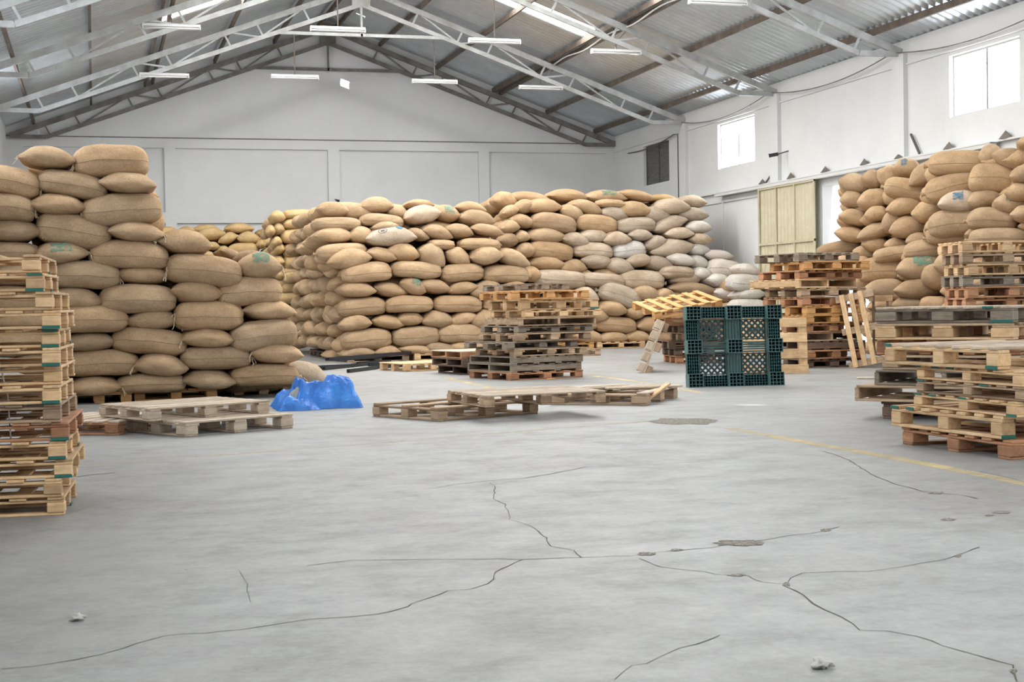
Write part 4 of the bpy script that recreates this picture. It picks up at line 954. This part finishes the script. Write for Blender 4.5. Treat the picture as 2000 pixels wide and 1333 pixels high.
# --- stack behind the green pallet with a tilted one on top
Ng = G(1322, 711); specs = []
for i in range(7):
    specs.append(S_(.125, [M_RED, M_DARKW, M_DARKW, M_AGED, M_DARKW, M_RED, M_PINE][i], dx=[.0, -.02, -.13, .12, .05, -.18, -.16][i], L=1.2, W=.9, blockw=.12, nd=5, deck='y', style='block'))
zt = stack('stack behind green plastic pallet', 'pallets behind the green plastic pallet', Ng, math.radians(-8), specs)
pA, pB = CAM + ray(1280, 625) * 23.2, CAM + ray(1428, 598) * 23.6
d_ = (pB - pA); Lt = 1.2; ex = d_.normalized(); ey = (CAM + ray(1312, 592) * 24.2 - pA); ey = (ey - ex * ey.dot(ex)).normalized(); ez = ex.cross(ey)
if ez.z < 0: ez = -ez
Mt = Matrix(((ex.x, ey.x, ez.x, pA.x), (ex.y, ey.y, ez.y, pA.y), (ex.z, ey.z, ez.z, pA.z), (0, 0, 0, 1)))
pallet(Mt @ T((.6, .45, 0)), 1.2, .9, .13, 'block', M_ORANGE, 'orange pallet tilted on top of the stack behind the green pallet', 'pallets behind the green plastic pallet', nd=6, deck='y', blockw=.13)
# --- pallet standing on edge, seen edge-on, left of the green one
base = G(1258, 729); topv = CAM + ray(1296, 632) * depth(base)
zv = (topv - base).normalized(); away = Vector((ray(1258, 729).x, ray(1258, 729).y, 0)).normalized(); nn = away.cross(zv).normalized(); away = zv.cross(nn).normalized()
Ms = Matrix(((zv.x, away.x, nn.x, base.x), (zv.y, away.y, nn.y, base.y), (zv.z, away.z, nn.z, base.z), (0, 0, 0, 1)))
er = empty('wooden_pallet', Ms); tag(er, 'pale pallet standing on edge, seen edge-on beside the green pallet', 'pallet')
link('spine_board', boxmesh(.80, .90, .022, M_PALEW), er, T((.40, .45, 0)))
for i in range(5): link('block', boxmesh(.125, .16, .10, M_PALEW), er, T((.07 + .165 * i, .08, -.062 if nn.dot(RC @ Vector((1, 0, 0))) > 0 else .062)))
for i in range(5): link('block', boxmesh(.125, .16, .10, M_PALEW), er, T((.07 + .165 * i, .80, -.062 if nn.dot(RC @ Vector((1, 0, 0))) > 0 else .062)))
for x in (.06, .42, .74): link('foot_block', boxmesh(.13, .14, .085, M_AGED), er, T((x, .07 if x != .74 else .5, .055 if nn.dot(RC @ Vector((1, 0, 0))) > 0 else -.055)))
# --- upright pallet right of the green one
base = G(1445, 732); b2 = G(1580, 730); a_ = math.atan2(b2.y - base.y, b2.x - base.x); Lu = (b2 - base).length
pallet(T(base) @ RZ(a_) @ Matrix.Rotation(math.radians(82), 4, 'X') @ T((Lu / 2, .39, -.13)), Lu, .78, .13, 'block', M_PINE, 'light pallet standing upright behind the green plastic pallet', None, nd=4, bw=.13, deck='x', blockw=.13, skid='y')
# --- pallet leaning against stack F: three long slats
lb = G(1669, 719); lt = CAM + ray(1640, 577) * (depth(G(1669, 719)) + .12); zv = (lt - lb).normalized()
ex = (G(1705, 719) - lb); ex = (ex - zv * ex.dot(zv)).normalized(); nn = ex.cross(zv).normalized(); Lh = (lt - lb).length
lr = empty('wooden_pallet', Matrix(((ex.x, zv.x, nn.x, lb.x), (ex.y, zv.y, nn.y, lb.y), (ex.z, zv.z, nn.z, lb.z), (0, 0, 0, 1))))
tag(lr, 'slatted pallet with three long boards leaning against the door stack', 'pallet')
for i in range(3): link('slat', boxmesh(Lh, .075, .022, M_PINE), lr, T((.02 + .135 * i, Lh / 2, -.02)) @ RZ(math.pi / 2))
for y in (.05, Lh * .5, Lh - .06): link('cross_board', boxmesh(.56, .10, .022, M_AGED), lr, T((.2, y, -.045)))
for y in (.05, Lh - .06):
    for x in (.0, .40): link('block', boxmesh(.10, .10, .08, M_AGED), lr, T((x, y, -.098)))
lb2 = G(1702, 712) ; zt2 = CAM + ray(1694, 576) * (depth(lb2) + .1)
fr = empty('pallet_frame', T(lb2) @ RZ(-.3)); tag(fr, 'open wooden frame piece propped up behind the leaning slatted pallet', 'pallet')
hh = zt2.z
for (a, dx, dz) in (((.04, 0, hh / 2), .07, hh), ((.26, .02, hh / 2 - .04), .07, hh - .08)):
    link('upright', boxmesh(dz, dx, .03, M_AGED), fr, T(a) @ Matrix.Rotation(math.pi / 2, 4, 'Y') @ RZ(0))
for z in (.06, hh * .55, hh - .06): link('cross_board', boxmesh(.36, .025, .09, M_PINE), fr, T((.15, -.02, z)))
# loose boards
pb = G(1692, 741); o = link('loose_board', boxmesh(.45, .12, .02, M_PALEW), None, T((pb.x + .12, pb.y, .012)) @ RZ(-.5)); tag(o, 'pale loose board on the floor left of the right pallet stacks', 'board')
pb = G(1028, 742); o = link('loose_board', boxmesh(.14, .05, .015, M_ORANGE), None, T((pb.x + .3, pb.y - .15, .008)) @ RZ(.1)); tag(o, 'small wood scrap on the floor before the centre stack', 'board')

# ------------------------------------------------------------------ green plastic pallet
gb0, gb1 = G(1346, 758), G(1533, 753); ga = math.atan2(gb1.y - gb0.y, gb1.x - gb0.x); GL = (gb1 - gb0).length; GH = GL / 1.22
gp = empty('plastic_pallet', T(gb0) @ RZ(ga) @ Matrix.Rotation(math.radians(-5), 4, 'X')); tag(gp, 'dark green plastic grid pallet standing on its edge', 'pallet')
def gpart(n, boxes, mt, smooth=False):
    q = MB()
    for a, b_ in boxes: q.box(a, b_)
    return q.build(n, mt, gp)
fw, fh, fd = GL * .155, GH * .17, .14
fx = [0, GL / 2 - fw / 2, GL - fw]; fz = [0, GH / 2 - fh / 2, GH - fh]
for ix, x in enumerate(fx):
    for iz, z in enumerate(fz):
        bx = []; tk = .008
        bx += [((x, 0, z), (x + tk, fd, z + fh)), ((x + fw - tk, 0, z), (x + fw, fd, z + fh)), ((x + tk, 0, z), (x + fw - tk, fd, z + tk)), ((x + tk, 0, z + fh - tk), (x + fw - tk, fd, z + fh))]
        for i in (1, 2, 3): bx.append(((x + fw * i / 4 - .003, .012, z + tk), (x + fw * i / 4 + .003, fd, z + fh - tk)))
        for i in (1, 2, 3): bx.append(((x + tk, .012, z + fh * i / 4 - .003), (x + fw - tk, fd, z + fh * i / 4 + .003)))
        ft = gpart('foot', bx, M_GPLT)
        q = MB(); q.box((x + tk, fd - .01, z + tk), (x + fw - tk, fd - .002, z + fh - tk)); q.build('foot_plate', M_BLACK, ft)  # black plate paints the shade inside the hollow foot
def grid_beam(x0, x1, z0, z1, nx, nz, n='grid_beam'):
    y0, y1 = .075, .15; bx = [((x0, y1 - .008, z0), (x1, y1, z1))]
    for i in range(nx + 1):
        x = x0 + (x1 - x0) * i / nx; bx.append(((x - .003, y0, z0), (x + .003, y1 - .008, z1)))
    for j in range(nz + 1):
        z = z0 + (z1 - z0) * j / nz; bx.append(((x0, y0 + .001, z - .003), (x1, y1 - .008, z + .003)))
    return gpart(n, bx, M_GPL)
for z0, z1 in ((.01, fh * .85), (GH - fh * .85, GH - .01)):
    for a in (0, 1): grid_beam(fx[a] + fw, fx[a + 1], z0, z1, 9, 4)
for x0, x1 in ((.01, fw * .82), (GL - fw * .82, GL - .01)):
    for a in (0, 1): grid_beam(x0, x1, fz[a] + fh, fz[a + 1], 5, 6)
for a in (0, 1):     # slotted inner beams
    z0, z1 = fz[1] + fh * .08, fz[1] + fh * .92
    gpart('slotted_beam', [((fx[a] + fw, .09, z0 + (z1 - z0) * i / 5), (fx[a + 1], .15, z0 + (z1 - z0) * (i + .55) / 5)) for i in range(5)], M_GPL)
    x0, x1 = fx[1] + fw * .05, fx[1] + fw * .95
    gpart('slotted_beam', [((x0 + (x1 - x0) * i / 4.4, .09, fz[a] + fh), (x0 + (x1 - x0) * (i + .5) / 4.4, .15, fz[a + 1])) for i in range(5)], M_GPL)
for ix in (0, 1):     # diagonal lattices
    for iz in (0, 1):
        x0, x1 = (fw * .86 if ix == 0 else fx[1] + fw * 1.02), (fx[1] - fw * .02 if ix == 0 else GL - fw * .95)
        z0, z1 = (fh * .92 if iz == 0 else fz[1] + fh), (fz[1] if iz == 0 else GH - fh * .95)
        q = MB(); W_, H_ = x1 - x0, z1 - z0; st = .052
        for sg in (1, -1):
            for k in range(-12, 24):
                c = k * st * 1.414
                pts = []
                # line x - sg*z = c (local)
                for zz in (0, H_):
                    pts.append((c + (zz if sg > 0 else (H_ - zz)), zz))
                (xa, za), (xb, zb) = pts
                # clip to 0..W_
                if xa > xb: xa, za, xb, zb = xb, zb, xa, za
                if xb <= 0 or xa >= W_: continue
                if xa < 0: za = za + (zb - za) * (0 - xa) / (xb - xa); xa = 0
                if xb > W_: zb = za + (zb - za) * (W_ - xa) / (xb - xa); xb = W_
                if abs(xb - xa) < .01: continue
                q.bar((x0 + xa, .13 + .004 * sg, z0 + za), (x0 + xb, .13 + .004 * sg, z0 + zb), .022, .016, (0, 1, 0))
        for (a, b_) in (((x0, .085, z0), (x1, .15, z0 + .012)), ((x0, .085, z1 - .012), (x1, .15, z1)), ((x0, .085, z0), (x0 + .012, .15, z1)), ((x1 - .012, .085, z0), (x1, .15, z1))): q.box(a, b_)
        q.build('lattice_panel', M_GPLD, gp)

# ------------------------------------------------------------------ blue tarpaulin
t0, t1 = G(552, 803), G(708, 797); tc = (t0 + t1) / 2 + Vector((0, .33, 0)); tw = (t1 - t0).length
tr_ = empty('tarpaulin', T(tc)); tag(tr_, 'crumpled bright blue tarpaulin heaped on the floor', 'tarpaulin')
def lump(name, cx, cy, rx_, ry_, h, mat, seed, parent, fold=.22, freq=3.0, nu=64, nv=26, prof=.55):
    v, f = [], []; off = Vector((seed * 5.3, seed * 2.1, seed))
    for j in range(nv + 1):
        t = j / nv                       # 0 = rim on floor, 1 = crown
        for i in range(nu):
            a = 2 * math.pi * i / nu; d = Vector((math.cos(a), math.sin(a), t * 1.3))
            n1 = noise.noise(d * freq * .55 + off); rg = 1 - abs(noise.noise(d * freq + off * 2)) * 2.2; r2 = 1 - abs(noise.noise(d * freq * 2.2 + off)) * 2
            rad = (math.cos(t * math.pi / 2) ** prof) * (1 + .16 * n1 + fold * .55 * rg * (1 - t * .5) + .035 * r2)
            z = h * (math.sin(t * math.pi / 2) ** .8) * (1 + .25 * noise.noise(Vector((math.cos(a) * rad, math.sin(a) * rad, seed)) * 1.7) + fold * .5 * rg * t)
            z += .03 * h * r2 * (1 if t > .05 else 0)
            v.append((cx + rx_ * rad * math.cos(a), cy + ry_ * rad * math.sin(a), max(0.002, z)))
    for j in range(nv):
        for i in range(nu): f.append([j * nu + i, j * nu + (i + 1) % nu, (j + 1) * nu + (i + 1) % nu, (j + 1) * nu + i])
    f.append([nv * nu + i for i in range(nu)])
    m_ = mesh(name, v, f, mat, False); return link(name, m_, parent)
def sheet_heap(name, x0, x1, yf, yb, prof, mat, seed, ang, parent, nx=70, ny=44, fold=.09, fx=3.2, fy=9.0):
    # crumpled sheet: a height field with long diagonal folds, falling steeply to the floor all round
    v, f = [], []; ca, sa = math.cos(ang), math.sin(ang)
    for i in range(nx + 1):
        s = i / nx; x = x0 + (x1 - x0) * s
        h = 0
        for k in range(len(prof) - 1):
            if prof[k][0] <= s <= prof[k + 1][0]:
                t = (s - prof[k][0]) / (prof[k + 1][0] - prof[k][0]); t = t * t * (3 - 2 * t); h = prof[k][1] * (1 - t) + prof[k + 1][1] * t
        hw = 1 + .22 * noise.noise(Vector((s * 4, seed, 0)))
        for j in range(ny + 1):
            t = j / ny; y = yf * hw + (yb * hw - yf * hw) * t
            e = max(0.0, min(1, t * 4.5)) ** .6 * max(0.0, min(1, (1 - t) * 3.5)) ** .7
            e *= max(0.0, min(1, s * 9)) ** .6 * max(0.0, min(1, (1 - s) * 11)) ** .55
            u, w_ = (x * ca + y * sa), (-x * sa + y * ca)
            p = Vector((u * fx, w_ * fy, seed * 3.7)); warp = noise.noise(Vector((x * 5, y * 5, seed))) * .8
            rg = 1 - 2 * abs(noise.noise(p + Vector((0, warp, 0)))) * 1.6
            rg2 = 1 - 2 * abs(noise.noise(Vector((u * fx * 2.3 + 5, w_ * fy * 1.9, seed))))
            z = e * (h * (1 + .12 * noise.noise(Vector((x * 4, y * 4, seed)))) + fold * rg * (.4 + h * 2) + fold * .35 * rg2 * (.4 + h * 2))
            v.append((x + .03 * noise.noise(Vector((x * 9, y * 9, 3 + seed))), y + .05 * noise.noise(Vector((x * 7, y * 7, 8 + seed))), max(.003, z)))
    for i in range(nx):
        for j in range(ny):
            k = i * (ny + 1) + j; f.append([k, k + ny + 1, k + ny + 2, k + 1])
    return link(name, mesh(name, v, f, mat, False), parent)
sheet_heap('main_sheet', -tw * .36, tw * .52, -.30, .42, [(0, .14), (.12, .27), (.22, .21), (.4, .22), (.62, .28), (.85, .25), (1, .12)], M_TARP, 2, .7, tr_, 44, 32, .05, 4.0, 9.0)
sheet_heap('side_sheet', -tw * .55, -tw * .12, -.12, .40, [(0, .08), (.4, .14), (1, .19)], M_TARP, 5, -.6, tr_, 22, 20, .07)
sheet_heap('front_sheet', -tw * .56, -tw * .02, -.42, -.06, [(0, .05), (.3, .10), (.6, .08), (1, .04)], M_TARP, 9, .3, tr_, 24, 14, .07)
sheet_heap('torn_lining', -tw * .40, -tw * .16, -.24, .02, [(0, .10), (.5, .16), (1, .15)], M_CLOTH, 12, .9, tr_, 26, 22, .07, 6, 12)
# ------------------------------------------------------------------ black plastic strips before the middle stack
for i, (x0, y0, x1, y1, w_) in enumerate([(602, 722, 690, 718, .05), (632, 724, 740, 712, .07), (640, 719, 800, 705, .09), (680, 729, 735, 722, .05), (660, 712, 815, 702, .10), (690, 708, 830, 700, .08), (720, 716, 812, 713, .09), (735, 721, 800, 716, .06), (700, 714, 760, 709, .09)]):
    a, b_ = G(x0, y0), G(x1, y1); q = MB(); h = .03 + .012 * (i % 5)
    dvec = b_ - a; L_ = dvec.length
    q.box((0, -w_ / 2, 0), (L_, w_ / 2, .012)); q.box((0, -w_ / 2, .012), (L_, -w_ / 2 + .01, .055)); q.box((0, w_ / 2 - .01, .012), (L_, w_ / 2, .055))
    o = q.build('plastic_strip', M_BLACKP); o.matrix_world = T((a.x, a.y, .002 + .058 * (i % 3 if i in (2, 4, 5, 6) else 0))) @ RZ(math.atan2(dvec.y, dvec.x))
    tag(o, 'black plastic channel strip, %s in the heap before the middle stack' % ['leftmost', 'second from left', 'long middle one', 'foremost short one', 'long rear one', 'rearmost right one', 'right upper one', 'right front one', 'short central one'][i], 'plastic strip', 'black plastic strips')
# ------------------------------------------------------------------ lamps and small fittings
LAMPS = [(34.7, 321, 148, 'first'), (34.7, 576, 151, 'second'), (34.7, 849, 160, 'third'), (34.7, 1056, 172, 'fourth'),
         (29.5, 335, 53, 'first'), (29.5, 660, 58, 'second'), (29.5, 966, 81, 'third'), (29.5, 1203, 102, 'fourth'), (24.3, 1402, 5, '')]
for (Y, x, y, nth) in LAMPS:
    p = PY(x, y, Y)
    lab = ('white tube lamp hanging at the upper right edge, nearest row' if not nth else 'white tube lamp, %s from left in the %s hanging row' % (nth, 'far' if Y > 32 else 'middle'))
    r = empty('tube_lamp', T(p)); tag(r, lab, 'lamp', 'hanging tube lamps')
    q = MB(); L_ = 1.12
    q.add([(-L_ / 2, -.07, 0), (-L_ / 2, -.03, .06), (-L_ / 2, .03, .06), (-L_ / 2, .07, 0), (L_ / 2, -.07, 0), (L_ / 2, -.03, .06), (L_ / 2, .03, .06), (L_ / 2, .07, 0)],
          [[0, 1, 2, 3], [7, 6, 5, 4], [0, 4, 5, 1], [1, 5, 6, 2], [2, 6, 7, 3], [3, 7, 4, 0]])
    q.build('housing', M_LAMP, r)
    for yy in (-.035, .035):
        q = MB(); q.tube([(-L_ / 2 + .03, yy, -.022), (L_ / 2 - .03, yy, -.022)], .018, 8); q.build('tube', M_TUBE, r, True)
    for xx in (-L_ / 2 + .012, L_ / 2 - .012):
        q = MB(); q.box((xx - .012, -.06, -.045), (xx + .012, .06, .0)); q.build('socket', M_LAMP, r)
    up = (7.46 if abs(p.x - XM) < 1.95 else 5.55 + 2.7 * (1 - abs(p.x - XM) / 7.4)) - p.z
    q = MB(); q.tube([(0, 0, .06), (0, 0, max(up, .2))], .014, 6); q.build('hanging_rod', M_RUST, r)
# security cameras and stubs
def cctv(p, aim, label, s=1.0):
    r = empty('security_camera', T(p) @ Matrix.Diagonal((s, s, s, 1))); tag(r, label, 'camera')
    d = Vector(aim).normalized()
    q = MB(); q.bar((0, 0, 0), tuple(d * .22), .09, .09); q.build('housing', M_BLACK, r)
    q = MB(); q.bar(tuple(d * .22), tuple(d * .26), .11, .10); q.build('hood', M_BLACK, r)
    q = MB(); q.tube([(0, 0, 0), tuple(-d * .30 + Vector((0, 0, .03)))], .02, 6); q.build('bracket', M_FRAME, r)
cctv(PX(1520, 301, XR - .2), (-.8, .35, -.15), 'black security camera on the right wall column above the cream door', .8)
cctv(PY(657, 391, 39.9) , (.2, -.9, -.2), 'small black security camera on the back wall above the middle stack', .6)
# dirt heaps on the ledge
for i, (x, y) in enumerate([(1482, 357), (1537, 349), (1604, 334), (1680, 318), (1748, 308), (1845, 291), (1955, 272)]):
    p = PX(x, y, XR - .16); q = MB(); n = 10; v = [(0, 0, .13)]; v[0] = (0, 0, random.uniform(.09, .15)); f = []
    for k in range(n):
        a = 2 * math.pi * k / n; v.append((.07 * math.cos(a), random.uniform(.12, .2) * math.sin(a), 0)); f.append([0, k + 1, (k + 1) % n + 1])
    f.append(list(range(1, n + 1))[::-1]); q.add(v, f)
    o = q.build('dirt_heap', M_DIRT); o.location = (XR - .10 + .03, p.y, 3.62)
    tag(o, 'small grey dirt heap on the right wall ledge, %s from the back' % ORD[i], 'dirt heap', 'dirt heaps on the right wall ledge')
# wires
def wire(name, pts, r, mat, label):
    q = MB(); q.tube(pts, r, 5); o = q.build(name, mat, None, True); tag(o, label, 'cable'); return o
def sag(a, b_, s, n=14):
    a, b_ = Vector(a), Vector(b_); return [a.lerp(b_, i / n) - Vector((0, 0, s * 4 * (i / n) * (1 - i / n))) for i in range(n + 1)]
wire('wall_cable', sag((XR - .13, 34.6, 5.55), (XR - .13, 29.6, 5.6), .22)[:-1] + sag((XR - .13, 29.6, 5.6), (XR - .13, 24.4, 5.6), .22)[:-1] + sag((XR - .13, 24.4, 5.6), (XR - .13, 19.2, 5.6), .22), .012, M_TRUSSD, 'thin dark cable sagging along the top of the right wall')
wire('wall_cable', sag((XR - .02, 38.8, 5.2), (XR - .11, 34.95, 5.35), .1)[:-1] + [Vector((XR - .11, 34.93, z)) for z in (5.3, 4.5, 3.8, 3.62)], .015, M_FRAME, 'dark cable running down the right wall column near the corner')
wire('conduit', [Vector((11.08, y, roofz(11.08) - .17 - .04 * math.sin(y * 2))) for y in [24.3 + .4 * i for i in range(27)]], .018, M_LAMP, 'white conduit clipped along the double roof purlin')
for (x, y, Y, l_) in ((1205, 52, 29.5, 1), (1071, 118, 34.7, 1)):
    a = PY(x + 20, y - 10, Y); b_ = PY(x - 3, y + 44, Y)
    wire('lamp_cable', [a, a.lerp(b_, .35) + Vector((.05, 0, -.02)), a.lerp(b_, .7) + Vector((-.06, 0, 0)), b_], .016, M_LAMP, 'white cable looping down to the lamp in the %s row' % ('middle' if Y < 32 else 'far'))
q = MB(); pr = PX(1497, 341, XR - .05); q.bar(PX(1519, 322, XR - .06), PX(1494, 360, XR - .06), .03, .03); o = q.build('brace', M_FRAME); tag(o, 'thin dark diagonal brace on the right wall above the cream door', 'brace')
q = MB(); q.bar(PX(1779, 262, XR - .06), PX(1796, 300, XR - .06), .035, .035); o = q.build('brace', M_FRAME); tag(o, 'thin dark diagonal brace on the right wall above the far right stack', 'brace')
# string on the left stack
Lq = G(60, 1003); dd = depth(Lq) - .06
wire('string', [CAM + ray(x, y) * dd for x, y in ((-4, 695), (2, 720), (8, 745), (14, 765), (17, 790), (18, 815), (20, 845), (22, 866))], .004, M_STRING, 'frayed white string hanging down the left edge pallet stack')
# fluff on the floor
for i, (x, y, s) in enumerate(((1606, 1306, .022), (152, 1213, .018))):
    p = G(x, y); v, f = [], []; n, mm = 14, 8
    for j in range(mm + 1):
        for k in range(n):
            a = 2 * math.pi * k / n; t = math.pi * j / mm; d = Vector((math.sin(t) * math.cos(a), math.sin(t) * math.sin(a), math.cos(t)))
            v.append(d * s * (.8 + 1.1 * noise.noise(d * 2.3 + Vector((i * 9 + .37, .2, .4)))) * Vector((1.6, 1.3, .7)).length / 2.2)
    for j in range(mm):
        for k in range(n): f.append([j * n + k, j * n + (k + 1) % n, (j + 1) * n + (k + 1) % n, (j + 1) * n + k])
    o = link('fluff', mesh('fluff', v, f, M_FLUFF, True), None, T((p.x, p.y, s * .62)) @ Matrix.Diagonal((1.4, 1.2, .8, 1)))
    tag(o, 'tuft of pale fluff on the bare floor, %s' % ('lower right' if i == 0 else 'lower left'), 'fluff')
